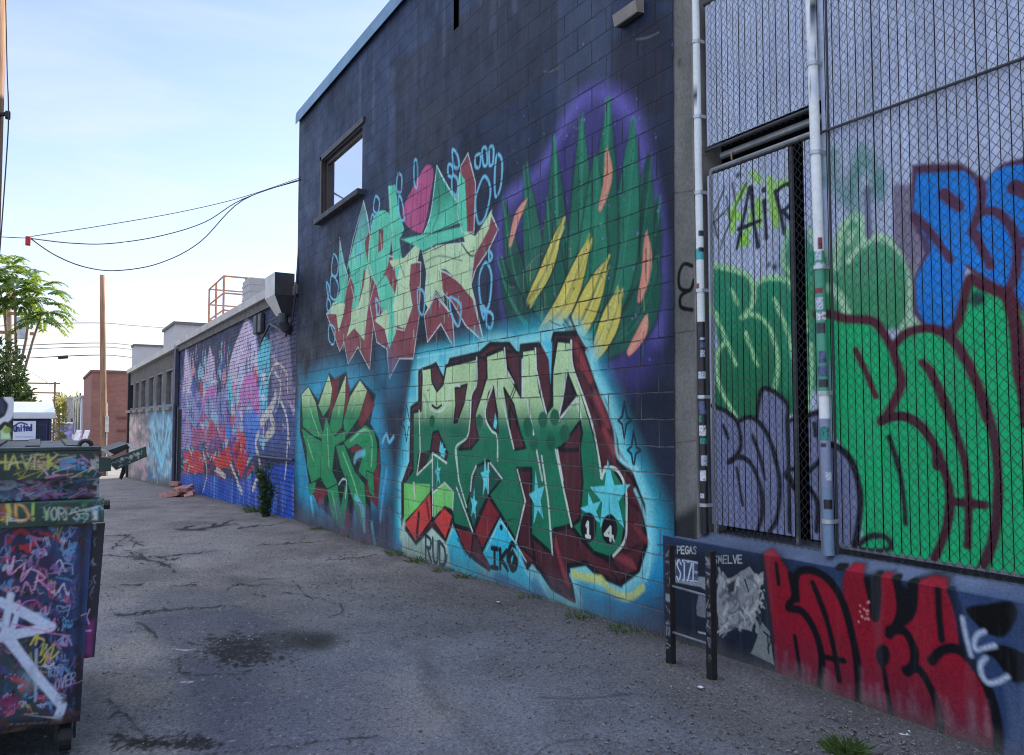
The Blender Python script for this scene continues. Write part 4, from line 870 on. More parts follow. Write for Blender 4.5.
# gate leaf frame
q = MB(); a, b = POSTB+.055, POSTA-.065
q.tube([(FX+.01, b, GB-.08), (FX+.01, b, GT)], .02, 10); q.build('stile', galv2, gate)
q = MB(); q.tube([(FX+.01, a, GB-.08), (FX+.01, a, GT)], .018, 10); q.build('stile', galv2, gate)
q = MB(); q.tube([(FX+.01, a, GT), (FX+.01, b, GT)], .02, 10); q.build('top_rail', galv2, gate)
q = MB(); q.tube([(FX-.0, a-.01, GT-.02), (FX-.0, a-.01, GB)], .007, 6); q.build('tension_bar', galv, gate)
q = MB(); q.box(FX+.03, FX+.05, gap1, gap1+.02, GB-.05, GT-.02); q.build('brace', galv2, gate)
q = MB(); yv = yz(735, 165)[0]
q.tube([(FX-.03, yv, GT+.01), (FX-.035, yv, GT+.05), (FX-.03, yv-.015, GT+.065), (FX-.02, yv-.03, GT+.055)], .006, 6); q.build('hook', plain('rusty_hook', (.25, .16, .11), .7), gate)
q = MB(); q.tube([(FX+.09, POSTB+.03, GT+.115), (FX+.09, POSTA-.09, GT+.115)], .026, 12); q.build('header_pipe', plain('grey_pipe', (.3, .33, .35), .45, metal=.5), tran)
q = MB(); q.tube([(FX-.002, POSTB+.03, TB), (FX-.002, POSTA-.02, TB)], .012, 10); q.build('bottom_rail', black_pipe, tran)
q = MB(); q.tube([(FX, POSTB+.05, TB), (FX, POSTB+.05, TOPZ)], .011, 8); q.build('side_bar', black_pipe, tran)
q = MB(); q.tube([(FX, POSTB+.03, TOPZ+.01), (FX, POSTA-.02, TOPZ+.01)], .012, 8); q.build('top_rail', black_pipe, tran)

# ================================================================== two-post steel guard rail in front of the low wall
gr = thing('guard_rail', 'black two post steel guard rail covered in stickers before the low wall', 'guard rail', (3.53, 3.7, 0))
p1, p2 = on_g(671, 665), on_g(712, 681)
def flatpost(p, ztop, seed):
    C_ = Canvas('x', p[0]-.022, gaxis([(p[1]-.024, p[1]+.024, .006)]), gaxis([(-.03, ztop, .006)]), (20, 20, 26))
    rng = random.Random(seed); C_.T = None
    z = .1
    uv0 = C_.uv
    C_.uv = lambda q_: q_
    while z < ztop-.06:
        h_ = rng.uniform(.02, .09)
        if rng.random() < .6: C_.fill([(p[1]-.02, z), (p[1]+.02*rng.random(), z), (p[1]+.018, z+h_), (p[1]-.02, z+h_)], rng.choice([(40, 42, 52), (70, 74, 88), (58, 60, 70), (104, 108, 120), (30, 30, 36), (46, 46, 56)]), .003)
        for k in range(3): C_.line([(p[1]+rng.uniform(-.02, .02), z+rng.uniform(0, h_)), (p[1]+rng.uniform(-.02, .02), z+rng.uniform(0, h_))], .004, (120, 124, 136), .003)
        z += h_+rng.uniform(0, .05)
    C_.uv = uv0
    o = C_.emit('post', post_m, gr)[0]
    q = MB(); q.box(p[0]-.0215, p[0]+.022, p[1]-.0235, p[1]+.0235, -.03, ztop-.002); q.build('post_tube', plain('black_steel', (.02, .02, .022), .45), gr)
    q = MB(); q.box(p[0]-.06, p[0]+.06, p[1]-.06, p[1]+.06, -.02, .012, b=.003)
    for sx_ in (-.042, .042):
        for sy_ in (-.042, .042): q.tube([(p[0]+sx_, p[1]+sy_, .0), (p[0]+sx_, p[1]+sy_, .024)], .009, 6)
    q.build('foot_plate', plain('rust_plate', (.1, .09, .085), .7), gr)
zt1 = float((O+ray(671, 545)*(p1[0]/ray(671, 545)[0]))[2]); zt2 = float((O+ray(712, 551)*(p2[0]/ray(712, 551)[0]))[2])
flatpost(p1, zt1, 5); flatpost(p2, zt2, 6)
for (xa, ya, xb, yb) in ((672, 586, 711, 597), (672, 632, 711, 645)):
    a = O+ray(xa, ya)*(p1[0]/ray(xa, ya)[0]); b = O+ray(xb, yb)*(p2[0]/ray(xb, yb)[0]); q = MB(); q.tube([a, b], .009, 8); q.build('rail', plain('dull_steel_rail', (.16, .17, .2), .45, metal=.4), gr)
# ================================================================== BRICK + GREY BUILDINGS FARTHER ALONG
BX = WX+.02
bb = thing('brick_building', 'long low brick building with a pink, cyan and blue mural of spires', 'building', (BX, 21, 0))
yy = [14.0]
while yy[-1] < 28.6: yy.append(yy[-1]+.022+.006*(yy[-1]-14))
B = Canvas('x', BX, np.append(yy[:-1], 28.6), gaxis([(-.9, 4.0, .018)]), (52, 54, 92), seed=3, edge=.05)
B.c *= (.7+.6*fbm(B.u*.9, B.v*1.5, 5))[..., None]
B.fill([(178, 370), (300, 290), (300, 400), (178, 420)], (66, 72, 96), .1, alpha=.5)
B.begin('mural of pink and lavender spires with cyan streaks, red band and blue base')
B.tr(175, 300, 3.595)
rnd = random.Random(5)
B.fill([(5, 330), (440, 330), (440, 560), (5, 560)], (84, 100, 164), .3, alpha=.5)
for P, c in [([(20, 540), (25, 300), (38, 170), (48, 180), (62, 270), (70, 330), (95, 330), (125, 165), (140, 210), (155, 330), (180, 320), (205, 190), (258, 60), (290, 100), (310, 220), (320, 420), (280, 480), (120, 500)], (134, 132, 188)), ([(28, 330), (38, 170), (55, 260), (62, 340)], (206, 186, 216)), ([(105, 300), (125, 165), (142, 230), (135, 310)], (206, 180, 212)),
             ([(195, 230), (215, 160), (255, 65), (290, 120), (300, 260), (240, 320), (200, 300)], (196, 176, 208)), ([(188, 390), (192, 270), (204, 260), (206, 385)], (90, 190, 208)), ([(296, 200), (320, 130), (345, 150), (330, 420), (308, 400)], (90, 184, 210)), ([(218, 380), (222, 330), (228, 300), (232, 380)], (120, 206, 214)), ([(340, 120), (410, 110), (430, 400), (350, 330)], (120, 108, 140))]:
    B.fill(P, c, .05, alpha=.9)
for i in range(330):
    x = rnd.uniform(15, 330); y = rnd.uniform(130+abs(((x-40)%90)-45)*2.2, 470); h_ = rnd.uniform(20, 90)
    B.line([(x, y), (x+rnd.uniform(-5, 5), y+h_)], rnd.uniform(.03, .13), rnd.choice([(232, 206, 228), (196, 130, 186), (150, 96, 160), (130, 210, 222), (52, 54, 116), (214, 160, 196), (36, 44, 100), (236, 222, 236), (60, 110, 190), (30, 40, 90), (130, 190, 225)]), .02, alpha=.75)
for i in range(60):
    x = rnd.uniform(60, 320); y = rnd.uniform(220, 520); B.fill([(x, y-rnd.uniform(10, 40)), (x+rnd.uniform(4, 16), y), (x+rnd.uniform(-3, 6), y+rnd.uniform(10, 40)), (x-rnd.uniform(3, 12), y)], rnd.choice([(150, 196, 226), (120, 170, 214), (210, 220, 238), (214, 150, 180), (60, 84, 160), (190, 60, 80)]), .02, alpha=.8)
for P in [[(235, 350), (250, 300), (275, 290), (295, 330), (298, 400)], [(245, 400), (255, 350), (275, 340), (285, 400)], [(100, 380), (120, 330), (140, 340)]]: B.line(P, .25, (186, 110, 176), .08)
B.fill([(30, 545), (80, 540), (105, 560), (100, 620), (35, 620)], (196, 60, 66), .06); B.fill([(120, 545), (150, 560), (200, 520), (205, 600), (150, 605)], (200, 66, 70), .06); B.fill([(205, 520), (255, 480), (262, 570), (240, 640), (215, 600)], (206, 56, 54), .06); B.fill([(60, 470), (190, 450), (210, 500), (70, 520)], (170, 74, 110), .12, alpha=.7)
for i in range(170):
    x = rnd.uniform(20, 280); y = rnd.uniform(430, 640); B.line([(x, y), (x+rnd.uniform(-20, 20), y+rnd.uniform(-30, 30))], rnd.uniform(.03, .12), rnd.choice([(216, 60, 60), (190, 40, 50), (30, 36, 90), (210, 80, 80), (120, 60, 130), (90, 200, 210), (230, 220, 230), (60, 70, 160), (170, 90, 160)]), .03, alpha=.7)
B.fill([(10, 625), (100, 630), (240, 660), (330, 600), (440, 590), (440, 800), (10, 720)], (36, 78, 182), .08, alpha=.95)
B.fill([(245, 400), (290, 390), (310, 460), (285, 560), (255, 540)], (60, 110, 200), .1, alpha=.8); B.fill([(180, 460), (200, 440), (205, 490), (185, 500)], (70, 120, 210), .08)
for i in range(70):
    x = rnd.uniform(10, 430); y = 625+x*.12; B.line([(x, y), (x+rnd.uniform(-4, 4), y+rnd.uniform(20, 90))], rnd.uniform(.06, .2), rnd.choice([(60, 120, 210), (34, 60, 140), (90, 160, 220), (50, 84, 180), (120, 110, 190)]), .05, alpha=.6)
SK = (200, 190, 186)
for P, w in [([(310, 440), (350, 380), (362, 340)], .22), ([(345, 420), (355, 460), (330, 490)], .2), ([(300, 480), (290, 520), (305, 600), (280, 680)], .15), ([(380, 360), (405, 440), (402, 560), (395, 640)], .07), ([(360, 340), (395, 400), (412, 520)], .05), ([(310, 600), (312, 720)], .10), ([(330, 300), (360, 230), (400, 260), (405, 330)], .05), ([(150, 610), (180, 635)], .15), ([(200, 590), (225, 650)], .12), ([(225, 660), (240, 690)], .15), ([(100, 540), (115, 620), (100, 690)], .10), ([(350, 250), (380, 300), (370, 380)], .06)]: B.line(P, w, SK, .03, alpha=.85)
for i in range(50): x = rnd.uniform(330, 430); y = rnd.uniform(120, 500); B.line([(x, y), (x+rnd.uniform(-12, 12), y+rnd.uniform(-40, 40))], rnd.uniform(.03, .08), rnd.choice([(170, 140, 170), (110, 90, 120), (60, 56, 90), (190, 170, 190), (60, 130, 190)]), .03, alpha=.6)
B.end(); B.T = None
B.c[(B.u > 27.6) & (B.v < 1.9)] = B.col((16, 18, 34))
brick_m = painted('painted_brick', brick=(.21, .085, .012, 1.0, .8), rough=.65, wear=.25, fine=14, bmp=.3)
B.emit('brick_wall', brick_m, bb, piece_name='mural')
grey_st = plain('weathered_grey_stucco', (.2, .19, .18), .9, var=.15, scale=2)
RZ = 4.12
q = MB(); q.box(BX+.005, 22, 14.02, 28.6, RZ-.35, RZ-.05); q.box(21.7, 22, 14.02, 28.6, -.8, RZ-.1); q.build('roof', plain('roof_membrane', (.35, .34, .33), .9), bb)
cop_m = plain('pale_metal_coping', (.42, .40, .38), .55, var=.15, scale=2)
q = MB(); q.box(BX-.13, BX+.2, 14.9, 28.55, RZ-.08, RZ+.10, b=.01); q.build('coping', cop_m, bb)
q = MB(); q.box(BX-.05, BX+.1, 14.03, 28.55, RZ-.26, RZ-.085); q.build('fascia', plain('dark_fascia', (.10, .09, .09), .7), bb)
q = MB(); q.tube([(BX-.04, 14.15, .85), (BX-.04, 17.2, .80)], .025, 8); q.build('wall_pipe', plain('dark_blue_pipe', (.03, .03, .06), .5), bb)
# rainwater box at the near corner
hb = thing('hopper_box', 'black metal hopper box hanging at the roof corner, alley face coloured as sky lit', 'hopper box', (3.7, 14.5, 3.9))
x0, x1, y0, y1 = 3.56, BX-.01, 14.32, 15.05; zt, zm, zb = 4.27, 3.86, 3.52
dk = plain('black_sheet_metal', (.035, .036, .045), .5, var=.2); pf = plain('sky_lit_metal_face', (.5, .49, .48), .5, var=.1, scale=4)  # pale second tone paints sky light onto the alley face
q = MB(); q.add([(x0, y0, zm), (x1, y0, zm), (x1, y1, zm), (x0, y1, zm), (x0, y0, zt), (x1, y0, zt), (x1, y1, zt), (x0, y1, zt)], [(0, 1, 5, 4), (1, 2, 6, 5), (2, 3, 7, 6), (4, 5, 6, 7)])
xa, ya, yb = x0+.17, y0+.12, y1-.2
q.add([(x0, y0, zm), (x1, y0, zm), (x1, y1, zm), (x0, y1, zm), (xa, ya, zb), (x1, ya, zb), (x1, yb, zb), (xa, yb, zb)], [(0, 4, 5, 1), (1, 5, 6, 2), (2, 6, 7, 3), (4, 7, 6, 5)]); q.build('box', dk, hb)
q = MB(); q.add([(x0, y0, zm), (x0, y1, zm), (x0, y1, zt), (x0, y0, zt)], [(0, 1, 2, 3)]); q.add([(x0, y0, zm), (x0, y1, zm), (xa, yb, zb), (xa, ya, zb)], [(0, 3, 2, 1)]); q.build('front_face', pf, hb)
q = MB(); q.tube([(3.77, 14.5, 3.54), (3.77, 14.5, 3.38), (3.83, 14.52, 3.27), (3.92, 14.6, 3.24)], .09, 12); q.build('elbow_pipe', dk, hb)
q = MB(); q.tube([(3.92, 14.06, 4.7), (3.9, 14.06, 4.3), (3.88, 14.08, 3.9), (3.88, 14.3, 3.4), (3.87, 14.7, 3.15), (3.87, 15.3, 3.35), (3.87, 15.9, 3.5), (3.86, 16.6, 3.2)], .022, 6)
prop(q.build('black_conduit', dk), 'black cable looping below the hopper box', 'cable')
ml = thing('meter_box', 'small black twin meter box high on the mural wall', 'meter box', (3.85, 16.9, 3.4))
for yv in (16.55, 16.95): q = MB(); q.box(3.83, 3.925, yv, yv+.26, 3.40, 3.80, b=.02); q.build('housing', dk, ml)

gb = thing('grey_building', 'grey building with six narrow windows and pastel graffiti along its base', 'building', (BX, 37, 0))
yy = [28.6]
while yy[-1] < 46: yy.append(yy[-1]+.10+.006*(yy[-1]-28.6))
G = Canvas('x', BX, np.append(yy[:-1], 46.0), gaxis([(-1.75, 4.0, .04)]), (88, 84, 86), seed=8, edge=.08)
G.c *= (.85+.3*fbm(G.u*.7, G.v, 4))[..., None]
G.begin('pastel pink and icy blue scribble graffiti'); G.tr(120, 340, 4.72)
G.fill([(40, 370), (130, 350), (130, 640), (40, 640)], (176, 150, 156), .3, alpha=.7); G.fill([(125, 320), (265, 300), (265, 660), (130, 650)], (120, 150, 180), .3, alpha=.65)
for i in range(200):
    x = rnd.uniform(40, 265); y = rnd.uniform(350, 640); a = rnd.gauss(0, .35); l = rnd.uniform(10, 60)
    G.line([(x, y), (x+math.sin(a)*l*.4, y+l)], rnd.uniform(.06, .2), rnd.choice([(176, 156, 162), (150, 116, 136), (190, 176, 170), (168, 148, 134), (96, 90, 98)] if x < 130 else [(136, 180, 206), (90, 130, 170), (186, 200, 210), (70, 76, 106), (176, 160, 146), (60, 80, 120), (100, 98, 104)]), .05, alpha=.6)
for i in range(120):
    x = rnd.uniform(42, 262); y = rnd.uniform(360, 650); G.fill([(x+rnd.uniform(4, 18)*math.cos(t), y+rnd.uniform(6, 34)*math.sin(t)) for t in np.linspace(0, 6.28, 8)[:-1]], rnd.choice([(170, 140, 150), (120, 116, 122), (196, 178, 170), (90, 88, 100)] if x < 130 else [(110, 150, 180), (140, 184, 206), (90, 96, 120), (150, 146, 146), (64, 90, 130)]), .06, True, alpha=.5)
for i in range(9): G.line([(195, 600), (195+45*math.cos(i*.7), 420+90*math.sin(i*.7))], .2, (140, 205, 232), .1, alpha=.7)
G.end(); G.T = None
gw = []
for (xa, xb) in ((128.5, 133.5), (135.5, 139), (141.5, 146), (149, 154), (157, 162.5), (166, 172.5)):
    gw.append((yz(xb, 380, BX)[0], yz(xa, 380, BX)[0]))
GWZ = (2.05, 3.42)
G.emit('stucco_wall', painted('painted_stucco', rough=.8, wear=.25, fine=8, bmp=.3), gb, hole=lambda u, v: np.any([(u > a) & (u < b) & (v > GWZ[0]) & (v < GWZ[1]) for a, b in gw], axis=0))
dkglass = plain('dark_window', (.03, .035, .05), .25, var=.3)
for a, b in gw:
    q = MB(); 
    for r in ((a-.02, a+.07, GWZ[0]-.02, GWZ[1]+.02), (b-.07, b+.02, GWZ[0]-.02, GWZ[1]+.02), (a+.07, b-.07, GWZ[1]-.08, GWZ[1]+.02), (a+.07, b-.07, GWZ[0]-.02, GWZ[0]+.07)): q.box(BX+.005, BX+.28, *r)
    w_ = q.build('window', plain('window_grey', (.16, .15, .16), .7) if a == gw[0][0] else bpy.data.materials['window_grey'], gb)
    bx('pane', dkglass, w_, BX+.12, BX+.14, a+.07, b-.07, GWZ[0]+.07, GWZ[1]-.08)
    q = MB(); q.box(BX-.12, BX+.0, a-.1, b+.1, GWZ[0]-.16, GWZ[0]-.03); q.build('sill', grey_st, w_)
q = MB(); q.box(BX+.01, 22, 28.62, 46, RZ-.35, RZ-.1); q.box(BX+.3, 22, 45.8, 46, -1.75, RZ-.1); q.box(21.7, 22, 28.62, 45.8, -1.7, RZ-.1); q.build('roof', grey_st, gb)
q = MB(); q.box(BX-.16, BX+.2, 28.6, 46.1, RZ-.15, RZ+.06, b=.01); q.build('coping', cop_m, gb)
q = MB(); q.box(BX-.10, BX+.28, 45.75, 46.05, -1.7, RZ-.16); q.build('corner_trim', plain('dark_corner', (.02, .02, .025), .7), gb)
q = MB(); q.box(BX-.14, BX-.02, 28.4, 28.7, 2.0, RZ-.16); q.tube([(BX-.1, 28.5, 2.1), (BX-.1, 28.5, -.7)], .07, 8); q.build('downpipe', plain('navy_downpipe', (.05, .05, .09), .6), gb)

# roof clutter
pale = plain('pale_render', (.42, .41, .42), .9, var=.08, scale=1)
def rooftop(name, label, cat, x0, x1, y0, y1, z0, z1, m=pale):
    t = thing(name, label, cat, ((x0+x1)/2, (y0+y1)/2, z0)); bx('wall', m, t, x0, x1, y0, y1, z0, z1)
    q = MB(); q.box(x0-.06, x1+.06, y0-.06, y1+.06, z1, z1+.1); q.build('coping', plain('dark_cap', (.12, .11, .11), .7) if name == 'parapet_block' and 'dark_cap' not in bpy.data.materials else bpy.data.materials.get('dark_cap', cop_m), t)
    return t
a = O+ray(128, 345)*(44.6/ray(128, 345)[1])
rooftop('parapet_block', 'pale rooftop block with dark cap above the grey building', 'roof block', BX+.03, BX+3.2, 44.4, 45.6, RZ-.2, float(a[2])-.05)
a = O+ray(175, 322)*(30/ray(175, 322)[1]); rooftop('stair_bulkhead', 'plain pale stair housing on the roof where the two low buildings meet', 'roof block', float(a[0]), float(a[0])+2.6, 30, 33, RZ-.1, float(a[2])-.08)
rr = thing('roof_hatch_railing', 'rust orange guard railing around the hatch on the brick roof', 'railing', (5.2, 25.5, RZ))
rust = plain('rust_orange_steel', (.42, .2, .12), .7, var=.3, scale=8)
def atY(x, y, Y): return O+ray(x, y)*(Y/ray(x, y)[1])
ya, yb_ = 24.6, 27.4
ca = atY(224, 276, ya); cb = atY(209.5, 286, yb_); xr = float(atY(268, 281, ya)[0]); zt = float(ca[2])
cx = float(ca[0]); cx2 = float(cb[0])
for zz in (zt, zt-.52, zt-1.04): q = MB(); q.tube([(xr, ya, zz), (cx, ya, zz), (cx2, yb_, zz), (xr, yb_, zz)], .028, 6); q.build('rail', rust, rr)
for (px, py) in ((cx, ya), (cx2, yb_), ((cx+xr)/2, ya), (xr, ya), (xr, yb_), ((cx+cx2)/2, (ya+yb_)/2)): q = MB(); q.tube([(px, py, RZ-.15), (px, py, zt)], .034, 6); q.build('post', rust, rr)
ac = thing('roof_fan_unit', 'ribbed grey fan unit inside the rust orange roof railing', 'fan unit', (5.4, 23.5, RZ))
a = atY(247, 279, 23.0); b = atY(268, 279, 23.0)
q = MB(); q.box(a[0], b[0], 22.6, 23.6, RZ-.15, float(a[2]), b=.03)
for i in range(7): z = RZ+.1+i*(float(a[2])-RZ-.1)/7; q.box(a[0]-.012, b[0]+.012, 22.588, 23.612, z, z+.04)
q.build('casing', plain('grey_unit', (.3, .3, .31), .5, var=.1), ac)

# ---- far buildings past the cross street
def far_box(name, label, x0, x1, y0, y1, h_, m, wins=(), m2=None):
    z0 = float(gz(y0))-.1; t = thing(name, label, 'building', ((x0+x1)/2, y0, z0))
    bx('wall', m, t, x0, x1, y0, y1, z0, z0+h_)
    q = MB(); q.box(x0-.1, x1+.1, y0-.1, y1+.1, z0+h_, z0+h_+.18); q.build('coping', m2 or cop_m, t)
    for (ax, u0, u1, v0, v1) in wins:
        q = MB()
        if ax == 'x': q.box(x0-.06, x0+.03, u0, u1, z0+v0, z0+v1)
        else: q.box(u0, u1, y0-.06, y0+.03, z0+v0, z0+v1)
        q.build('window', dkglass, t)
    return t
redb, nt, bs = nodes_of('red_brown_brick')
g = N(nt, 'ShaderNodeNewGeometry'); sp = N(nt, 'ShaderNodeSeparateXYZ'); cb_ = N(nt, 'ShaderNodeCombineXYZ'); nt.links.new(g.outputs['Position'], sp.inputs[0]); nt.links.new(sp.outputs['X'], cb_.inputs[0]); nt.links.new(sp.outputs['Z'], cb_.inputs[1])
br = N(nt, 'ShaderNodeTexBrick'); nt.links.new(cb_.outputs[0], br.inputs['Vector'])
for kk, vv in (('Scale', 1), ('Brick Width', .3), ('Row Height', .1), ('Mortar Size', .01)): br.inputs[kk].default_value = vv
br.inputs['Color1'].default_value = (.30, .125, .095, 1); br.inputs['Color2'].default_value = (.24, .10, .085, 1); br.inputs['Mortar'].default_value = (.28, .17, .14, 1)
nt.links.new(mixc(nt, 'MULTIPLY', .5, br.outputs['Color'], mixc(nt, 'MIX', ramp(nt, noise(nt, .8, 5), .35, .65), (.6, .55, .55), (1, 1, 1))), bs.inputs['Base Color']); bs.inputs['Roughness'].default_value = .9
a = atY(92, 372, 70); h_ = float(a[2])-float(gz(70))+.1
rb = far_box('red_brick_building', 'flat red brown brick building wall behind the bare wooden pole', float(a[0]), 14, 70, 84, h_, redb, m2=plain('brick_cap', (.2, .1, .08), .9))
q = MB(); q.box(6.0-.9, 6.9, 69.9, 70, 1.6, 1.75); q.box(5.1, 6.9, 69.9, 70, .6, .72); q.build('ledge', plain('brick_band', (.16, .07, .06), .9), rb)
a = atY(81, 398, 86); wt = plain('white_render', (.62, .62, .62), .85, var=.1, scale=1)
far_box('white_building', 'white rendered building with tall dark windows beyond the red brick wall', float(a[0]), 14, 84.2, 108, float(a[2])-float(gz(86))+.1, wt, [('x', 87, 91, 2.2, 6.5), ('x', 95, 99, 2.2, 6.5), ('x', 102, 106, 2.2, 6.5)])
a = atY(66, 400, 125); b = atY(80, 400, 125)
far_box('taupe_building', 'taupe grey block far down the alley with painted lower wall', float(a[0]), 14, 122, 150, float(a[2])-float(gz(125))+.3, plain('taupe', (.3, .28, .26), .9), [('y', float(a[0])+.6, float(a[0])+1.6, 2, 4.4), ('x', 125, 130, 4, 6), ('x', 134, 139, 4, 6)])
a = atY(56, 428, 112)
far_box('low_shed', 'low shed with a blue and violet painted wall far along the alley', float(a[0]), float(a[0])+2.6, 112, 120, 3.6, plain('violet_blue_paint', (.2, .2, .42), .8, var=.5, scale=1.5), [('y', float(a[0])+.4, float(a[0])+1.0, .1, 2.3)])
for i, (xx, tilt) in enumerate(((70.5, .5), (74.5, .3), (77.5, .6))):
    p = atY(xx, 449, 62); z = float(p[2])-.8
    q = MB(); q.add([(p[0]-.16, 62, z), (p[0]+.16, 62, z), (p[0]+.16+tilt, 62.3, z+2.1), (p[0]-.16+tilt, 62.3, z+2.1), (p[0]-.16, 62.1, z), (p[0]+.16, 62.1, z), (p[0]+.16+tilt, 62.4, z+2.1), (p[0]-.16+tilt, 62.4, z+2.1)], [(0, 1, 2, 3), (7, 6, 5, 4), (0, 4, 5, 1), (1, 5, 6, 2), (2, 6, 7, 3), (3, 7, 4, 0)])
    prop(q.build('leaning_board', plain('board_white', (.7, .68, .72), .8) if i == 0 else plain('board_pink', (.55, .35, .5), .8) if i == 1 else bpy.data.materials['board_white']), ['white board leaning far along the alley beside the shed', 'pink board leaning between two white boards', 'white board leaning against the white building'][i], 'board')

# ================================================================== GROUND
gx = gaxis([(-3.2, -1.2, .05), (-1.2, 3.95, .0105)])
gy = [1.9]
while gy[-1] < 47: gy.append(gy[-1]+.0025+.0022*gy[-1]**1.35)
A = Canvas('g', 0, gx, np.array(gy), (102, 105, 116), k=np.array([1.22, 1.22, 1.2]), seed=12, edge=.03)
n5 = fbm(A.u*.55+3, A.v*.45, 5); n6 = fbm(A.u*2.6, A.v*2.0+9, 5); n7 = fbm(A.u*9, A.v*7, 3)
A.c *= np.maximum(.35, .12+1.05*n5+.62*n6+.3*(n7-.5))[..., None]
dirt = sstep(.2, .75, (A.u-2.35+.9*(fbm(A.u*1.2, A.v*.7, 4)-.5))/1.5)*(A.u < 3.95)
A.c = A.c*(1-.6*dirt[..., None])+A.col((94, 88, 86))*(.55+.9*n6)[..., None]*.6*dirt[..., None]
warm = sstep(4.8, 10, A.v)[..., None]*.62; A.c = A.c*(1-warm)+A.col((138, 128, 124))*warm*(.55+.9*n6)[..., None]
rb = random.Random(5)
for i in range(34):       # hairline cracks wandering over the slab
    x_, y_ = rb.uniform(-.4, 3.6), 2.2+rb.random()**1.4*16; h_ = rb.uniform(0, 6.28); P_2 = [(x_, y_)]
    for k in range(rb.randint(5, 14)): h_ += rb.gauss(0, .55); x_ += .13*math.cos(h_)*(1+.06*y_); y_ += .13*math.sin(h_)*(1+.06*y_); P_2.append((x_, y_))
    T0 = A.uv; A.uv = lambda q_: q_
    A.line(P_2, rb.uniform(.005, .012), (24, 24, 30), .005, smooth=False, alpha=.5, rough=.02); A.uv = T0
for i in range(26):       # dusty scoured patches and old repairs
    x_, y_ = rb.uniform(-.2, 3.4), 2.0+rb.random()**1.5*22; r_2 = rb.uniform(.12, .55)
    T0 = A.uv; A.uv = lambda q_: q_
    A.fill([(x_+r_2*rb.uniform(.6, 1.2)*math.cos(t), y_+1.5*r_2*rb.uniform(.6, 1.2)*math.sin(t)) for t in np.linspace(0, 6.28, 9)[:-1]], rb.choice([(150, 142, 136), (70, 70, 78), (140, 134, 132), (60, 60, 68)]), .12, True, alpha=rb.uniform(.2, .45), rough=.25); A.uv = T0
A.tr(90, 500, 2.961)
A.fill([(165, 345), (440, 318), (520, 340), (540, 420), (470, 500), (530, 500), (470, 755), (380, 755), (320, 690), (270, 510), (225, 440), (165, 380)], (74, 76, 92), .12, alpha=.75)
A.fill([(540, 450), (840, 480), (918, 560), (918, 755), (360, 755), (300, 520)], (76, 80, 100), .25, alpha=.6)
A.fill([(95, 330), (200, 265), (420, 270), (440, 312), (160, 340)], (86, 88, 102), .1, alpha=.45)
TAR = (16, 17, 24); rb = random.Random(44)
A.fill([(400, 415), (490, 402), (560, 388), (660, 386), (735, 410), (700, 440), (600, 444), (500, 450)], (44, 46, 50), .16, True, .75); A.fill([(600, 408), (700, 394), (735, 414), (690, 438), (620, 438)], (26, 29, 30), .14, True, .85); A.fill([(400, 230), (450, 228), (470, 240), (420, 246)], (58, 60, 64), .15, True, .6)
def jag(P, w, amp=(3, 1.6), br=.22, depth=0, al=.95):
    """a jagged crack with short side branches"""
    Q = []
    for (x0, y0), (x1, y1) in zip(P[:-1], P[1:]):
        n = max(2, int(math.hypot(x1-x0, (y1-y0)*2)/11))
        for k in range(n): t = k/n; Q.append((x0+(x1-x0)*t+rb.gauss(0, amp[0]), y0+(y1-y0)*t+rb.gauss(0, amp[1])))
    Q.append(P[-1])
    for i in range(len(Q)-1):        # the width keeps changing along the crack
        if rb.random() < .88: A.line(Q[i:i+2], w*rb.uniform(.45, 1.5), TAR, .006+.2*w, smooth=False, alpha=al, rough=.02)
    if depth < 2:
        for q in Q[1:-1]:
            if rb.random() < br: jag([q, (q[0]+rb.uniform(-46, 46), q[1]+rb.uniform(-14, 14))], w*.7, amp, br*.6, depth+1, al)
for P, w, br in [([(45, 162), (100, 168), (150, 172), (200, 168), (260, 165), (320, 158), (380, 148)], .045, .3), ([(145, 158), (165, 178), (200, 185), (235, 195), (250, 215)], .05, .5), ([(200, 170), (230, 180), (262, 172)], .04, .3), ([(260, 85), (330, 90), (395, 76)], .10, .5), ([(270, 92), (330, 86), (400, 74)], .09, .3), ([(330, 82), (420, 72)], .06, .2), ([(440, 84), (520, 74), (590, 66)], .05, .2), ([(500, 136), (600, 128), (690, 122)], .04, .1), ([(700, 178), (780, 172), (850, 165)], .03, .1), ([(80, 252), (120, 250), (165, 254)], .04, .1), ([(245, 252), (310, 253)], .03, .1), ([(430, 246), (480, 256)], .035, .2), ([(500, 236), (565, 232)], .03, .1), ([(565, 278), (620, 276)], .025, .1), ([(485, 278), (520, 284)], .025, .1), ([(78, 340), (140, 338), (200, 326), (300, 320), (420, 314), (450, 316)], .03, .12), ([(110, 336), (190, 329), (300, 322), (400, 315)], .03, .05), ([(140, 360), (165, 375), (200, 410)], .022, .2), ([(640, 282), (700, 298), (745, 310), (748, 330), (680, 352)], .014, .2), ([(265, 512), (320, 520), (400, 516), (440, 518)], .014, .1), ([(262, 470), (265, 512)], .010, .1), ([(350, 752), (450, 742), (560, 730), (680, 716), (800, 706), (870, 704)], .010, .15), ([(90, 705), (180, 715), (300, 725), (345, 715)], .016, .6), ([(50, 590), (110, 640), (165, 700)], .008, .3), ([(320, 690), (350, 720)], .014, .3), ([(600, 240), (640, 285)], .012, .1), ([(80, 105), (130, 110), (120, 122), (150, 125)], .05, .5), ([(60, 150), (120, 100)], .03, .2)]:
    jag(P, w, br=br); A.line([(x, y+2) for x, y in P], w*2.5, (60, 60, 68), w*2+.02, alpha=.3)
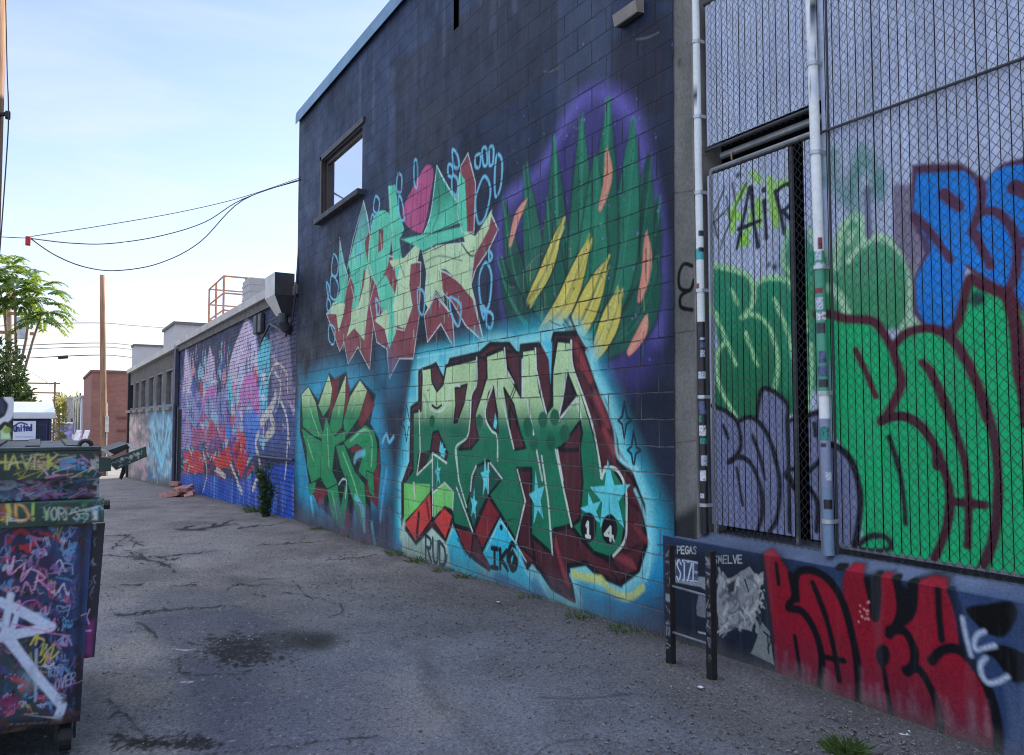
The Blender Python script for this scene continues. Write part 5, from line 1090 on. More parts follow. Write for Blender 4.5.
for i in range(150):
    x = rb.gauss(440, 55); y = 450+rb.gauss(0, 22)+(x-440)*.12; jag([(x, y), (x+rb.uniform(-26, 26), y+rb.uniform(-6, 6))], rb.uniform(.010, .026), (3, 1.2), .14, 1, 1.0)
for i in range(500): x = rb.gauss(450, 70); A.dot((x, 445+rb.gauss(0, 26)), rb.uniform(.005, .018), TAR, .005, .9)
for i in range(60): x = rb.uniform(80, 360); y = 716+rb.gauss(0, 9); jag([(x, y), (x+rb.uniform(-30, 30), y+rb.uniform(-6, 6))], rb.uniform(.008, .018), (3, 1.2), .12, 1, 1.0)
for i in range(240): A.dot((rb.uniform(60, 390), rb.gauss(716, 14)), rb.uniform(.004, .013), TAR, .005, .85)
for i in range(900): A.dot((rnd.uniform(40, 918), rnd.uniform(60, 755)), rnd.uniform(.003, .012), rnd.choice([(24, 24, 30), (40, 40, 48), (130, 128, 134)]), .004, .7)
for P in [[(248, 442), (285, 447), (310, 442)], [(275, 541), (302, 539)]]: A.line(P, .022, (190, 194, 205), .006, smooth=False)
A.tr(350, 560, 2.926)
A.line([(230, 310), (245, 380), (270, 430)], .05, (50, 50, 58), .08, alpha=.35, rough=.1); A.line([(110, 240), (200, 270), (225, 310), (240, 390), (340, 480), (400, 540), (470, 600)], .05, (62, 62, 70), .07, alpha=.35, rough=.1); A.line([(560, 405), (680, 408), (820, 392)], .02, (52, 50, 56), .02, alpha=.8)
A.T = None
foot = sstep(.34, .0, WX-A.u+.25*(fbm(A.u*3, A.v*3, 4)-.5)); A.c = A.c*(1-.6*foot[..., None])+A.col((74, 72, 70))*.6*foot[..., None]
gm2, nt, bs = nodes_of('cracked_asphalt')
at = N(nt, 'ShaderNodeAttribute', attribute_name='paint')
sc1 = noise(nt, 120, 3, .7); sc2 = noise(nt, 38, 5, .7)
vor = N(nt, 'ShaderNodeTexVoronoi'); vor.inputs['Scale'].default_value = 70; gg = N(nt, 'ShaderNodeNewGeometry'); nt.links.new(gg.outputs['Position'], vor.inputs['Vector'])
col = mixc(nt, 'MULTIPLY', .75, at.outputs['Color'], mixc(nt, 'MIX', ramp(nt, sc1, .35, .65), (.35, .35, .36), (1, 1, 1)))
col = mixc(nt, 'MULTIPLY', .7, col, mixc(nt, 'MIX', ramp(nt, sc2, .35, .62), (.45, .45, .46), (1, 1, 1)))
col = mixc(nt, 'MIX', ramp(nt, vor.outputs['Distance'], .10, .20, .35, 0), col, (.22, .215, .215))
nt.links.new(col, bs.inputs['Base Color']); bs.inputs['Roughness'].default_value = .88; bs.inputs['Specular IOR Level'].default_value = .3
n_ = bump(nt, bs, sc1, .55, .008); bump(nt, bs, sc2, .5, .02, n_)
A.c *= (.78+.44*RNG.random(A.u.shape))[..., None]
sp_ = RNG.random(A.u.shape); A.c[sp_ > .9965] = A.col((140, 138, 140)); A.c[sp_ < .02] *= .45
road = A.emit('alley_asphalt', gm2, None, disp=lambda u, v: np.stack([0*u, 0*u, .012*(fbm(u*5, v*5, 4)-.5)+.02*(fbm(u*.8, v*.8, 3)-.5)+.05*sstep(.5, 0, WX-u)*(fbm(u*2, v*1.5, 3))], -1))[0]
prop(road, 'cracked dusty asphalt alley with dark tar patches', None, None, 'structure')
gv, nt, bs = nodes_of('dusty_ground'); f = noise(nt, .4, 6); nt.links.new(mixc(nt, 'MIX', ramp(nt, f, .3, .7), (.12, .115, .11), (.2, .19, .175)), bs.inputs['Base Color']); bs.inputs['Roughness'].default_value = .95
ys = [-60, -6, 0, 1.95]+list(np.linspace(3, 46.5, 40))+[60, 75, 100, 140, 250, 900]; vs = []; fs = []
xs = [-900, -60, -20, -3.3, 3.9, 20, 60, 900]
for yv in ys:
    for xv in xs: vs.append((xv, yv, float(gz(yv))-.035))
for i in range(len(ys)-1):
    for j in range(len(xs)-1):
        k = i*len(xs)+j; fs.append((k, k+1, k+len(xs)+1, k+len(xs)))
prop(mesh_obj('ground', vs, fs, gv), 'dusty grey ground reaching the horizon', None, None, 'structure')
# loose gravel and bits along the foot of the walls
def pebbles(n, seed, fn, s0, s1):
    r = np.random.default_rng(seed); P = []; Fc = []
    base = np.array([(1, 0, 0), (-.5, .87, 0), (-.5, -.87, 0), (.6, .5, .6), (-.7, .3, .55), (.1, -.7, .6), (0, 0, .8)])
    fac = [(0, 1, 3), (1, 4, 3), (1, 2, 4), (2, 5, 4), (2, 0, 5), (0, 3, 5), (3, 4, 6), (4, 5, 6), (5, 3, 6)]
    for i in range(n):
        x, y = fn(r); s = s0*(s1/s0)**(r.random()**2); b = base*(1+.5*(r.random((7, 3))-.5)); th = r.random()*6.28
        R = np.array([[math.cos(th), -math.sin(th), 0], [math.sin(th), math.cos(th), 0], [0, 0, 1]])
        q = (b*np.array([s, s*(.5+.5*r.random()), s*.75]))@R.T+np.array([x, y, float(gz(y))+.004+.03*max(0, .5-(WX-x))]); k = len(P)*1
        P += [tuple(v) for v in q]; Fc += [tuple(k+a for a in f) for f in fac]
    return P, Fc
def gfn(r):
    y = 2.0+10*r.random()**2.0; t = r.random()
    return (WX-.04-1.6*r.random()**1.6, y) if t < .72 else (-.5+4.2*r.random(), y)
P, Fc = pebbles(12000, 3, gfn, .0035, .015)
pm, nt, bs = nodes_of('gravel_stone'); f = noise(nt, 55, 2); nt.links.new(mixc(nt, 'MIX', ramp(nt, f, .4, .6), (.04, .04, .042), (.2, .19, .18)), bs.inputs['Base Color']); bs.inputs['Roughness'].default_value = .9
prop(mesh_obj('gravel', P, Fc, pm), 'loose grey gravel strewn along the foot of the walls', None, None, 'stuff')
# paper litter
lit = plain('litter_paper', (.55, .55, .56), .8)
for i, (px, py, s, lb) in enumerate([(700, 690, .025, 'tiny pale scrap of paper before the guard rail posts'), (905, 737, .04, 'small white scrap at the foot of the red letters'), (498, 604, .03, 'tiny pale scrap at the foot of the aqua halo')]):
    p = on_g(px, py); q = MB(); z = float(p[2])+.012
    v = [(p[0]+s*math.cos(a)*rnd.uniform(.6, 1), p[1]+s*math.sin(a)*rnd.uniform(.6, 1), z+rnd.uniform(0, .012)) for a in np.linspace(0, 6.28, 7)[:-1]]
    v += [(a, b, c+.003) for a, b, c in v]
    q.add(v, [tuple(range(6))[::-1], tuple(range(6, 12))]+[(k, (k+1) % 6, (k+1) % 6+6, k+6) for k in range(6)])
    prop(q.build('paper_scrap', lit), lb, 'litter')

# ================================================================== PLANTS
leaf_m, nt, bs = nodes_of('leaf_green'); f = noise(nt, 9, 3); nt.links.new(mixc(nt, 'MIX', ramp(nt, f, .35, .65), (.03, .085, .02), (.08, .15, .025)), bs.inputs['Base Color']); bs.inputs['Roughness'].default_value = .5
def translucent(m, nt, bs, c=(.22, .34, .05), w=.4):
    t = N(nt, 'ShaderNodeBsdfTranslucent'); t.inputs[0].default_value = (*c, 1); mx = N(nt, 'ShaderNodeMixShader'); mx.inputs[0].default_value = w
    out = nt.nodes['Material Output']; nt.links.new(bs.outputs[0], mx.inputs[1]); nt.links.new(t.outputs[0], mx.inputs[2]); nt.links.new(mx.outputs[0], out.inputs[0])
translucent(leaf_m, nt, bs, (.22, .32, .04), .42)
dkleaf, nt, bs = nodes_of('weed_green'); f = noise(nt, 30, 3); nt.links.new(mixc(nt, 'MIX', ramp(nt, f, .35, .65), (.02, .045, .015), (.05, .085, .025)), bs.inputs['Base Color']); bs.inputs['Roughness'].default_value = .6; translucent(dkleaf, nt, bs, (.06, .1, .02), .3)
bark = plain('pale_bark', (.3, .22, .15), .9, scale=12, stretch=(1, 1, .3)); wood = plain('weathered_pole_wood', (.26, .15, .095), .9, var=.4, scale=14, stretch=(1, 1, .06), bmp=.5)
def leafquad(P, Fc, c, d, n_, l, w):
    d = d.normalized(); s = d.cross(n_).normalized(); u = s.cross(d); k = len(P)
    for v in (c, c+d*l*.4+s*w*.5-u*l*.02, c+d*l, c+d*l*.4-s*w*.5-u*l*.02): P.append(tuple(v))
    Fc.append((k, k+1, k+2, k+3))
def rv(r): return Vector((r.gauss(0, 1), r.gauss(0, 1), r.gauss(0, 1))).normalized()
# tree of heaven behind the dumpster: fans of feather leaves on thin stems
r = random.Random(21); TY = 24.0
tr = thing('feather_leaved_tree', 'tall thin stemmed tree with fans of long feathery leaves behind the blue toilet', 'tree', tuple(map(float, on_g(42, 470)))[:2]+(float(gz(TY)),))
def tp(x, y, dy=0): p = atY(x, y, TY+dy); return Vector(p)
P, Fc = [], []
stems = [([(12, 470), (14, 400), (24, 372), (33, 340), (42, 312)], (44, 306)), ([(14, 470), (17, 400), (16, 350), (15, 310), (14, 290)], (14, 286)), ([(7, 470), (9, 400), (8, 350), (4, 310), (0, 290)], (-4, 284)), ([(13, 470), (15, 390), (26, 340), (30, 310), (27, 296)], (26, 294))]
q = MB()
for i, (st, tip) in enumerate(stems):
    pts = [tp(x, y, (i-1)*.5) for x, y in st]; q.tube(pts, [.05-.007*k for k in range(len(pts))], 7)
def frond(c, d, L_):
    side = d.cross(Vector((0, 0, 1))).normalized(); n_ = 19; pos = Vector(c)
    for k in range(n_):
        t = k/n_; dd = (d+Vector((0, 0, -1.5*t*t))).normalized(); pos = pos+dd*(L_/n_)
        l = L_*.24*(1-.6*abs(t-.4)); up = side.cross(dd)
        if k > 1:
            for sg in (-1, 1): leafquad(P, Fc, pos, (side*sg+dd*.45+Vector((0, 0, -.4))+rv(r)*.15), up+rv(r)*.2, l*r.uniform(.8, 1.1), l*.36)
    leafquad(P, Fc, pos, d+Vector((0, 0, -.9)), side.cross(d), L_*.2, L_*.08)
for i, (st, tip) in enumerate(stems):
    c0 = tp(*tip, (i-1)*.5)
    for lvl in range(5):
        c = c0+Vector((r.uniform(-.12, .12), r.uniform(-.12, .12), -.35+.22*lvl))
        for k in range(7):
            a = k*2*math.pi/7+r.uniform(-.4, .4); d = Vector((math.cos(a), math.sin(a), r.uniform(-.25, .3)+.16*lvl)).normalized(); frond(c, d, r.uniform(.65, 1.05)*(1.0-.06*lvl))
mesh_obj('crown', P, Fc, leaf_m, tr); q.build('trunk', bark, tr, True)
# hedge/shrub lower down
def leaf_mass(name, parent, blobs, n, l, m, seed):
    r = random.Random(seed); P, Fc = [], []
    for k in range(n):
        c, rad = r.choice(blobs); v = rv(r); rr_ = r.random()**.4; p = Vector(c)+Vector((v.x*rad[0], v.y*rad[1], v.z*rad[2]))*rr_
        leafquad(P, Fc, p, (v+rv(r)*.8+Vector((0, 0, .2))), rv(r), l*r.uniform(.6, 1.3), l*.45*r.uniform(.7, 1.2))
    return mesh_obj(name, P, Fc, m, parent)
sh = thing('climbing_shrub', 'dark leafy shrub climbing beside the thin tree stems', 'shrub', tuple(map(float, tp(4, 470)))[:2]+(float(gz(23)),))
bl = []
for x, y, rr_ in ((-6, 360, .6), (6, 372, .45), (2, 395, .6), (14, 400, .45), (-12, 400, .9), (8, 420, .7), (18, 430, .6), (-10, 440, .9)): bl.append((tuple(tp(x, y, -1.0)), (rr_, .6, rr_)))
leaf_mass('foliage', sh, bl, 5200, .13, dkleaf, 5)
q = MB(); q.tube([tp(0, 470, -1), tp(2, 420, -1), tp(0, 380, -1)], .06, 6); q.build('stem', bark, sh)
# far yellow-green tree
ft = thing('yellow_green_tree', 'small sunlit yellow green tree beyond the blue toilet', 'tree', tuple(map(float, atY(59, 446, 95)))); b0 = Vector(atY(59, 412, 95))
ylf, nt, bs = nodes_of('yellow_leaf'); bs.inputs['Base Color'].default_value = (.2, .2, .03, 1); f = noise(nt, 2, 3); nt.links.new(mixc(nt, 'MIX', ramp(nt, f, .35, .65), (.12, .15, .02), (.3, .26, .04)), bs.inputs['Base Color']); translucent(ylf, nt, bs, (.4, .36, .04), .4)
leaf_mass('crown', ft, [(tuple(b0+Vector((0, 0, dz))), (s, s, 1.0)) for dz, s in ((1.0, .6), (0, .9), (-1.5, .9), (-3, .8))], 1500, .28, ylf, 8)
q = MB(); q.tube([Vector(atY(59, 446, 95))-Vector((0, 0, 1)), b0], .1, 6); q.build('trunk', bark, ft)
# tall weed at the corner + tufts
def weed(name, label, p, h_, n, seed, l, spread, stems=5):
    r = random.Random(seed); t = thing(name, label, 'weed', tuple(map(float, p))); q = MB(); P, Fc = [], []
    for s in range(stems):
        a = r.uniform(0, 6.28); top = Vector(p)+Vector((math.cos(a)*spread*.6, math.sin(a)*spread*.6, h_*r.uniform(.6, 1))); q.tube([Vector(p)+Vector((math.cos(a)*.03, math.sin(a)*.03, -.03)), (Vector(p)+top)/2+Vector((0, 0, .1*h_)), top], [.008, .006, .003], 5)
        for k in range(n//stems):
            f_ = r.random()**.8; b = Vector(p).lerp(top, f_)+rv(r)*spread*.3; leafquad(P, Fc, b, rv(r)+Vector((0, 0, .5)), rv(r), l*r.uniform(.5, 1.2), l*.3)
    q.build('stem', dkleaf, t); mesh_obj('foliage', P, Fc, dkleaf, t); return t
wp = on_x(277, 517, WX); wp = np.array([WX-.22, float(wp[1]), float(gz(wp[1]))])
weed('tall_weed', 'tall dark weed growing where the brick mural meets the block wall', wp, 1.02, 1500, 3, .085, .22, 9)
def tuft(label, p, h_, n, seed, spread, grp=None):
    r = random.Random(seed); P, Fc = [], []
    for k in range(n):
        a = r.uniform(0, 6.28); rr_ = spread*r.random()**.6; b = Vector(p)+Vector((math.cos(a)*rr_, math.sin(a)*rr_, -.005)); d = Vector((math.cos(a)*.6+r.gauss(0, .3), math.sin(a)*.6+r.gauss(0, .3), 1.0)).normalized(); L_ = h_*r.uniform(.5, 1.1); w = .0035+.004*h_
        s = d.cross(rv(r)).normalized(); k0 = len(P); m_ = b+d*L_*.55; e = b+d*L_+Vector((d.x, d.y, -.3))*L_*.35
        for v in (b-s*w, b+s*w, m_+s*w*.8, e, m_-s*w*.8): P.append(tuple(v))
        Fc.append((k0, k0+1, k0+2, k0+3, k0+4))
    return prop(mesh_obj('grass_tuft', P, Fc, grass_m), label, 'grass', grp)
grass_m, nt, bs = nodes_of('tuft_green'); f = noise(nt, 40, 2); nt.links.new(mixc(nt, 'MIX', ramp(nt, f, .4, .6), (.03, .07, .015), (.09, .14, .035)), bs.inputs['Base Color']); translucent(grass_m, nt, bs, (.12, .2, .04), .3)
p = on_g(845, 752); tuft('bright green grass tuft in the gravel before the red letters', p, .085, 260, 4, .085)
def wallfoot(x): # px x along the main wall base
    q = on_x(x, 500, WX); return np.array([WX-.05-.05*rnd.random(), float(q[1]), float(gz(q[1]))+.012])
for i, (x, h_, n, lb) in enumerate([(262, .25, 160, 'spreading low grass at the foot of the brick mural'), (402, .12, 90, 'grass tuft below the wedges of painted light'), (425, .12, 90, 'grass tuft below the RUD tag'), (452, .08, 50, 'small grass tuft between the RUD and IKO tags'), (475, .10, 70, 'grass tuft left of the IKO tag by the wall foot'), (536, .08, 60, 'grass tuft just past the IKO tag at the wall foot'), (590, .07, 60, 'grass tuft beneath the dark red shadow block'), (633, .07, 70, 'grass tuft beneath the yellow curved stroke'), (322, .10, 60, 'grass tuft at the foot of the narrow green letters')]):
    tuft(lb, wallfoot(x), h_, n, 30+i, .22 if i == 0 else .12)
bp = on_g(181, 496)
for i in range(9):
    q = MB(); q.box(-.22, .22, -.12, .12, -.07, .07, b=.012); o = q.build('broken_masonry', plain('pink_masonry', (.38, .2, .17), .9, var=.35, scale=9) if i == 0 else bpy.data.materials['pink_masonry'])
    lv = 0 if i < 5 else 1 if i < 8 else 2; o.location = (3.45+rnd.uniform(-.35, .3), float(bp[1])+rnd.uniform(-.7, .7), float(gz(bp[1]))+.06+.13*lv); o.rotation_euler = (rnd.uniform(-.25, .25), rnd.uniform(-.25, .25), rnd.uniform(0, 3)); o.scale = [rnd.uniform(.8, 1.3) for _ in range(3)]
    prop(o, 'pinkish broken masonry chunk in the small heap by the brick wall', 'rubble', 'broken masonry heap beside the brick wall')

r = random.Random(91); P, Fc = [], []
for k in range(2600):
    y_ = 2.2+r.random()**1.3*11; c_ = .35+.65*float(vnoise(y_*2.1, 3.0))
    if r.random() > c_**3: continue
    b = Vector((WX-.012-abs(r.gauss(0, .03)), y_, float(gz(y_))+.01)); d = Vector((r.gauss(-.25, .3), r.gauss(0, .4), 1)).normalized(); L_ = r.uniform(.02, .09)*(1.3 if y_ > 4.3 else .8); w_ = .0022; sd_ = d.cross(rv(r)).normalized(); k0 = len(P)
    for v in (b-sd_*w_, b+sd_*w_, b+d*L_+Vector((d.x*.3, d.y*.3, -.2))*L_*.4): P.append(tuple(v))
    Fc.append((k0, k0+1, k0+2))
dry, nt, bs = nodes_of('dry_grass'); f = noise(nt, 25, 2); nt.links.new(mixc(nt, 'MIX', ramp(nt, f, .4, .6), (.05, .07, .025), (.26, .22, .13)), bs.inputs['Base Color']); bs.inputs['Roughness'].default_value = .8
prop(mesh_obj('dry_grass', P, Fc, dry), 'thin dry grass along the foot of the painted walls', None, None, 'stuff')
# ================================================================== DUMPSTER
DY = 4.3
dm = thing('dumpster', 'dark green steel dumpster covered in layered graffiti tags', 'dumpster', (-.6, DY+.8, 0))
steel_g = plain('dark_green_steel', (.018, .04, .036), .45, var=.4, scale=7, bmp=.2); blackm = plain('worn_black', (.018, .018, .02), .5, var=.3)
def dz(x, y, Y=DY): p = atY(x, y, Y); return float(p[0]), float(p[2])
XL = -1.55
dump_m = painted('painted_steel', rough=.38, wear=.22, fine=50, bmp=.08, spec=.5)
def panel(name, Y, xr, z0, z1, base, art, depth, kk=np.array([1.15, 1.15, 1.1]), tap=0.0):
    C_ = Canvas('y', Y, gaxis([(XL, -.35, .02), (-.35, xr, .0045)]), gaxis([(z0, z1, .0045)]), base, k=kk, seed=int(z0*100), edge=.008)
    C_.c *= (.6+.8*fbm(C_.u*6, C_.v*6, 4))[..., None]; art(C_)
    for i in range(60):
        T0 = C_.uv; C_.uv = lambda q_: q_; x_, y_ = rnd.uniform(-.6, xr), rnd.uniform(z0, z1); C_.line([(x_, y_), (x_+rnd.uniform(-.06, .06), y_+rnd.uniform(-.03, .03)), (x_+rnd.uniform(-.09, .09), y_+rnd.uniform(-.05, .05))], rnd.uniform(.002, .005), rnd.choice([(190, 196, 200), (150, 150, 60), (200, 120, 170), (80, 150, 190), (10, 10, 14), (70, 50, 40)]), .003, alpha=.75); C_.uv = T0
    for i in range(int(40*(z1-z0)/.3)): T0 = C_.uv; C_.uv = lambda q_: q_; C_.dot((rnd.uniform(-.6, xr), z0+abs(rnd.gauss(0, .05))), rnd.uniform(.003, .014), (74, 46, 32), .006, .6); C_.uv = T0
    C_.T = None
    tapf = (lambda u, v: np.stack([-tap*(z1-v)*(u > xr-.3)*((u-xr+.3)/.3), 0*u, 0*u], -1)) if tap else None
    C_.emit(name, dump_m, dm, disp=lambda u, v: (tapf(u, v) if tapf else 0)+np.stack([0*u, -.007*fbm(u*3.5+7, v*3.5, 3)-.002*fbm(u*14, v*14, 2), 0*u], -1))
    q = MB(); q.box(XL, xr-.001-(tap*(z1-z0)), Y+.002, Y+depth, z0+.001, z1-.001); q.build(name+'_steel', steel_g, dm)
zr0, zr1 = dz(50, 478)[1], dz(50, 451)[1]; xr = dz(108, 465)[0]-.02
def art_rim(C_):
    C_.tr(0, 430, 6.4)
    C_.text('HAVEK', (-40, 250), (385, 248), 92, .0085, (176, 178, 90)); C_.line([(-20, 215), (100, 205), (370, 235)], .006, (170, 170, 100)); C_.line([(200, 250), (260, 180), (330, 180), (250, 235), (380, 200)], .005, (170, 170, 100))
    C_.fill([(385, 195), (470, 180), (555, 185), (550, 255), (388, 252)], (60, 140, 190), .006); C_.fill([(500, 190), (540, 182), (556, 205), (540, 240), (505, 240)], (110, 160, 205), .006)
    C_.line([(515, 245), (515, 195), (545, 200), (540, 225), (515, 225)], .008, (24, 40, 70)); C_.line([(400, 220), (480, 215)], .005, (20, 60, 80)); C_.line([(490, 185), (492, 250)], .006, (20, 50, 80))
    C_.text('XG', (580, 245), (632, 245), 55, .007, (160, 166, 160)); C_.line([(0, 140), (640, 128)], .02, (30, 60, 56), .01)
    C_.line([(370, 190), (480, 165)], .01, (150, 160, 150)); 
panel('rim_band', DY-.05, dz(101, 465, DY-.05)[0], zr0, zr1, (22, 46, 46), art_rim, .1)
zk0 = dz(50, 500)[1]
def art_rec(C_):
    C_.tr(0, 430, 6.4); r_ = random.Random(3)
    for i in range(170): x, y = r_.uniform(-20, 640), r_.uniform(280, 430); C_.line([(x, y), (x+r_.uniform(-40, 40), y+r_.uniform(-14, 14)), (x+r_.uniform(-30, 60), y+r_.uniform(-20, 20))], r_.uniform(.004, .02), r_.choice([(40, 60, 120), (20, 24, 60), (70, 90, 150), (150, 70, 150), (16, 18, 28), (150, 170, 200), (40, 40, 60)]), .004, alpha=.8)
    C_.fill([(0, 390), (108, 390), (108, 436), (0, 436)], (70, 90, 140), .008); C_.line([(0, 330), (60, 325), (95, 345), (60, 375), (0, 372)], .018, (140, 165, 190)); C_.line([(5, 290), (40, 285), (60, 320)], .015, (140, 165, 190))
    C_.line([(225, 305), (280, 292), (330, 310), (400, 298), (440, 310)], .03, (120, 50, 130), .008); C_.line([(440, 275), (455, 330)], .012, (180, 186, 190)); C_.fill([(460, 285), (560, 280), (600, 340), (480, 350)], (40, 90, 150), .01, alpha=.8)
    C_.line([(560, 315), (630, 312), (600, 345), (630, 350), (625, 405)], .009, (180, 190, 200), smooth=False); C_.line([(510, 385), (545, 375), (560, 405), (610, 400)], .014, (150, 120, 160))
    for i in range(40): C_.dot((r_.uniform(220, 400), r_.uniform(330, 430)), r_.uniform(.003, .008), r_.choice([(150, 90, 150), (80, 130, 190), (140, 150, 170)]))
panel('recessed_band', DY+.03, dz(99, 490, DY+.03)[0], zk0, zr0-.001, (20, 22, 38), art_rec, .1)
zl0 = dz(50, 524)[1]
def art_ledge(C_):
    C_.tr(0, 430, 6.4)
    C_.fill([(0, 480), (60, 470), (90, 560), (0, 580)], (150, 70, 60), .015); C_.line([(50, 480), (60, 560), (20, 570)], .02, (170, 170, 80)); C_.line([(100, 475), (150, 490), (185, 560), (110, 575), (100, 475)], .013, (196, 150, 90)); C_.text('!', (195, 572), (225, 572), 110, .014, (150, 180, 90))
    C_.text('YORPS', (275, 572), (515, 572), 76, .007, (150, 160, 156)); C_.fill([(280, 520), (310, 520), (310, 560), (300, 570)], (120, 170, 120), .01)
    C_.fill([(525, 470), (550, 468), (550, 560), (535, 572)], (90, 150, 110), .008); C_.fill([(590, 500), (625, 485), (625, 575), (590, 575)], (186, 196, 210), .008); C_.line([(540, 470), (540, 560)], .006, (40, 70, 60))
    C_.line([(0, 462), (680, 448)], .014, (60, 96, 92), .008)
panel('ledge_band', DY-.05, dz(104, 510, DY-.05)[0], zl0, zk0-.001, (28, 66, 58), art_ledge, .12)
zb0 = dz(40, 727)[1]
def art_main(C_):
    r_ = random.Random(9); C_.tr(0, 490, 2.852)
    C_.fill([(0, 60), (110, 60), (110, 330), (0, 330)], (44, 40, 90), .12, alpha=.7); C_.fill([(100, 90), (230, 90), (230, 300), (120, 330)], (30, 60, 110), .1, alpha=.7); C_.fill([(0, 440), (110, 440), (130, 640), (0, 640)], (60, 84, 82), .12, alpha=.6); C_.fill([(210, 100), (300, 100), (300, 470), (215, 470)], (40, 70, 130), .05, alpha=.7)
    for i in range(260):
        x, y = r_.uniform(0, 240), r_.uniform(95, 650); C_.line([(x, y), (x+r_.uniform(-22, 22), y+r_.uniform(-30, 30)), (x+r_.uniform(-22, 22), y+r_.uniform(-30, 30))], r_.uniform(.003, .012), r_.choice([(30, 30, 70), (70, 50, 120), (110, 60, 110), (40, 80, 140), (20, 22, 34), (80, 100, 150), (120, 40, 60), (60, 100, 100)]), .004, alpha=.7)
    for P, w in [([(20, 150), (60, 115), (100, 150), (60, 165), (110, 180)], .03), ([(100, 120), (150, 130), (190, 160), (215, 160)], .022), ([(10, 200), (50, 160), (110, 185)], .02), ([(80, 200), (40, 260), (60, 290)], .012), ([(110, 215), (130, 270), (170, 300)], .014)]: C_.line(P, w*.6, (170, 34, 50), .004)
    for P in [[(40, 190), (30, 240), (70, 210), (60, 260), (90, 220)], [(60, 250), (90, 225), (130, 250), (100, 262)], [(105, 250), (150, 290), (165, 310)], [(60, 300), (75, 262), (95, 290), (110, 240)], [(20, 180), (25, 240), (40, 200)]]: C_.line(P, .009, (204, 150, 190), .003)
    C_.fill([(110, 190), (150, 180), (160, 230), (130, 240)], (40, 24, 70), .02); C_.fill([(0, 240), (60, 250), (90, 300), (40, 330), (0, 320)], (34, 40, 90), .04, alpha=.8)
    def scr(x, y, w_, h_, c, wd, n_=5):
        p = [(x, y)]
        for k in range(n_): p.append((x+w_*(k+1)/n_+r_.uniform(-.25, .25)*w_, y+r_.choice((-1, 1))*h_*r_.uniform(.3, .6)))
        C_.line(p, wd, c, .003, smooth=r_.random() < .6)
    for (x, y) in [(180, 120), (178, 150), (182, 185), (172, 225), (165, 300), (170, 345), (160, 385), (172, 430), (168, 470), (165, 515)]: scr(x, y, 34, 30, (120, 140, 186), .006, 6); scr(x+4, y+6, 26, 18, (110, 130, 180), .005, 4)
    for i in range(150): scr(r_.uniform(-5, 200), r_.uniform(100, 650), r_.uniform(12, 44), r_.uniform(8, 30), r_.choice([(170, 170, 200), (170, 100, 150), (80, 140, 190), (140, 140, 70), (20, 22, 40), (24, 26, 50), (150, 150, 190), (120, 90, 150), (90, 130, 180), (170, 120, 160), (60, 60, 110), (160, 60, 80), (24, 24, 40), (20, 20, 30)]), r_.choice([.004, .005, .007, .01]), r_.randint(4, 7))
    C_.line([(108, 455), (106, 600)], .012, (150, 160, 190))
    WB = (186, 198, 226)
    C_.line([(0, 318), (60, 345), (150, 390), (90, 402), (0, 420)], .042, WB, .006, smooth=False); C_.line([(20, 420), (110, 530), (190, 612), (178, 650)], .042, WB, .006, smooth=False); C_.line([(30, 300), (10, 420)], .03, WB, .006); C_.line([(50, 350), (30, 400), (0, 380)], .02, WB, .005)
    for P in [[(90, 440), (110, 410), (105, 440)], [(110, 420), (130, 430), (120, 470), (140, 440)], [(130, 470), (160, 440), (150, 480), (175, 460)], [(120, 490), (140, 470), (130, 500)]]: C_.line(P, .008, (180, 170, 80), .004)
    C_.text('RIP', (145, 530), (185, 528), 26, .006, (140, 150, 190)); C_.text('OVER', (165, 570), (230, 545), 30, .006, (150, 156, 190))
    for k in range(3): C_.line([(170, 585+k*8), (185, 578+k*8), (200, 584+k*8)], .006, (130, 140, 180))
    C_.fill([(0, 600), (40, 590), (60, 610), (10, 640)], (130, 50, 100), .02, alpha=.8); C_.line([(40, 540), (80, 550), (60, 570)], .014, (170, 60, 60)); C_.fill([(60, 520), (100, 500), (110, 560), (70, 590)], (110, 130, 140), .03, alpha=.5)
    for k in range(9): x = 30+k*18; C_.line([(x, 668-k), (x+r_.uniform(4, 12), 667-k)], .007, (160, 164, 190), .004)
    C_.fill([(0, 664), (240, 640), (240, 720), (0, 720)], (8, 8, 12), .03, alpha=.9); C_.line([(238, 100), (236, 660)], .03, (10, 10, 16), .02, alpha=.8); C_.line([(0, 100), (240, 98)], .02, (8, 8, 12), .012, alpha=.9)
panel('front_panel', DY, dz(92, 530)[0], zb0, zl0-.001, (26, 36, 62), art_main, 1.55, tap=.03)
# side fork sleeve
sz0, sz1 = dz(95, 658)[1], dz(95, 524)[1]; sx0 = dz(84, 600)[0]-.01; sx1 = dz(105, 530, DY+.02)[0]
SL = Canvas('y', DY+.02, gaxis([(sx0, sx1, .0045)]), gaxis([(sz0, sz1, .0045)]), (30, 32, 44), k=np.array([1.4]*3), seed=6); SL.tr(0, 490, 2.852)
SL.fill([(200, 100), (250, 100), (235, 460), (200, 460)], (46, 70, 120), .02, alpha=.8); SL.fill([(225, 390), (280, 370), (275, 470), (222, 470)], (120, 46, 110), .02, alpha=.9)
for P in [[(238, 340), (262, 380)], [(262, 340), (240, 395), (268, 400)], [(245, 400), (240, 440)]]: SL.line(P, .008, (190, 150, 200), .003)
for i in range(16): y = rnd.uniform(100, 380); x = rnd.uniform(245, 280); SL.line([(x, y), (x+rnd.uniform(-16, 16), y+rnd.uniform(4, 16)), (x+rnd.uniform(-16, 16), y+rnd.uniform(10, 30))], .004, rnd.choice([(120, 130, 150), (80, 90, 130), (130, 100, 140)]), .003, alpha=.8)
SL.line([(268, 70), (270, 110)], .012, (180, 190, 205)); SL.T = None
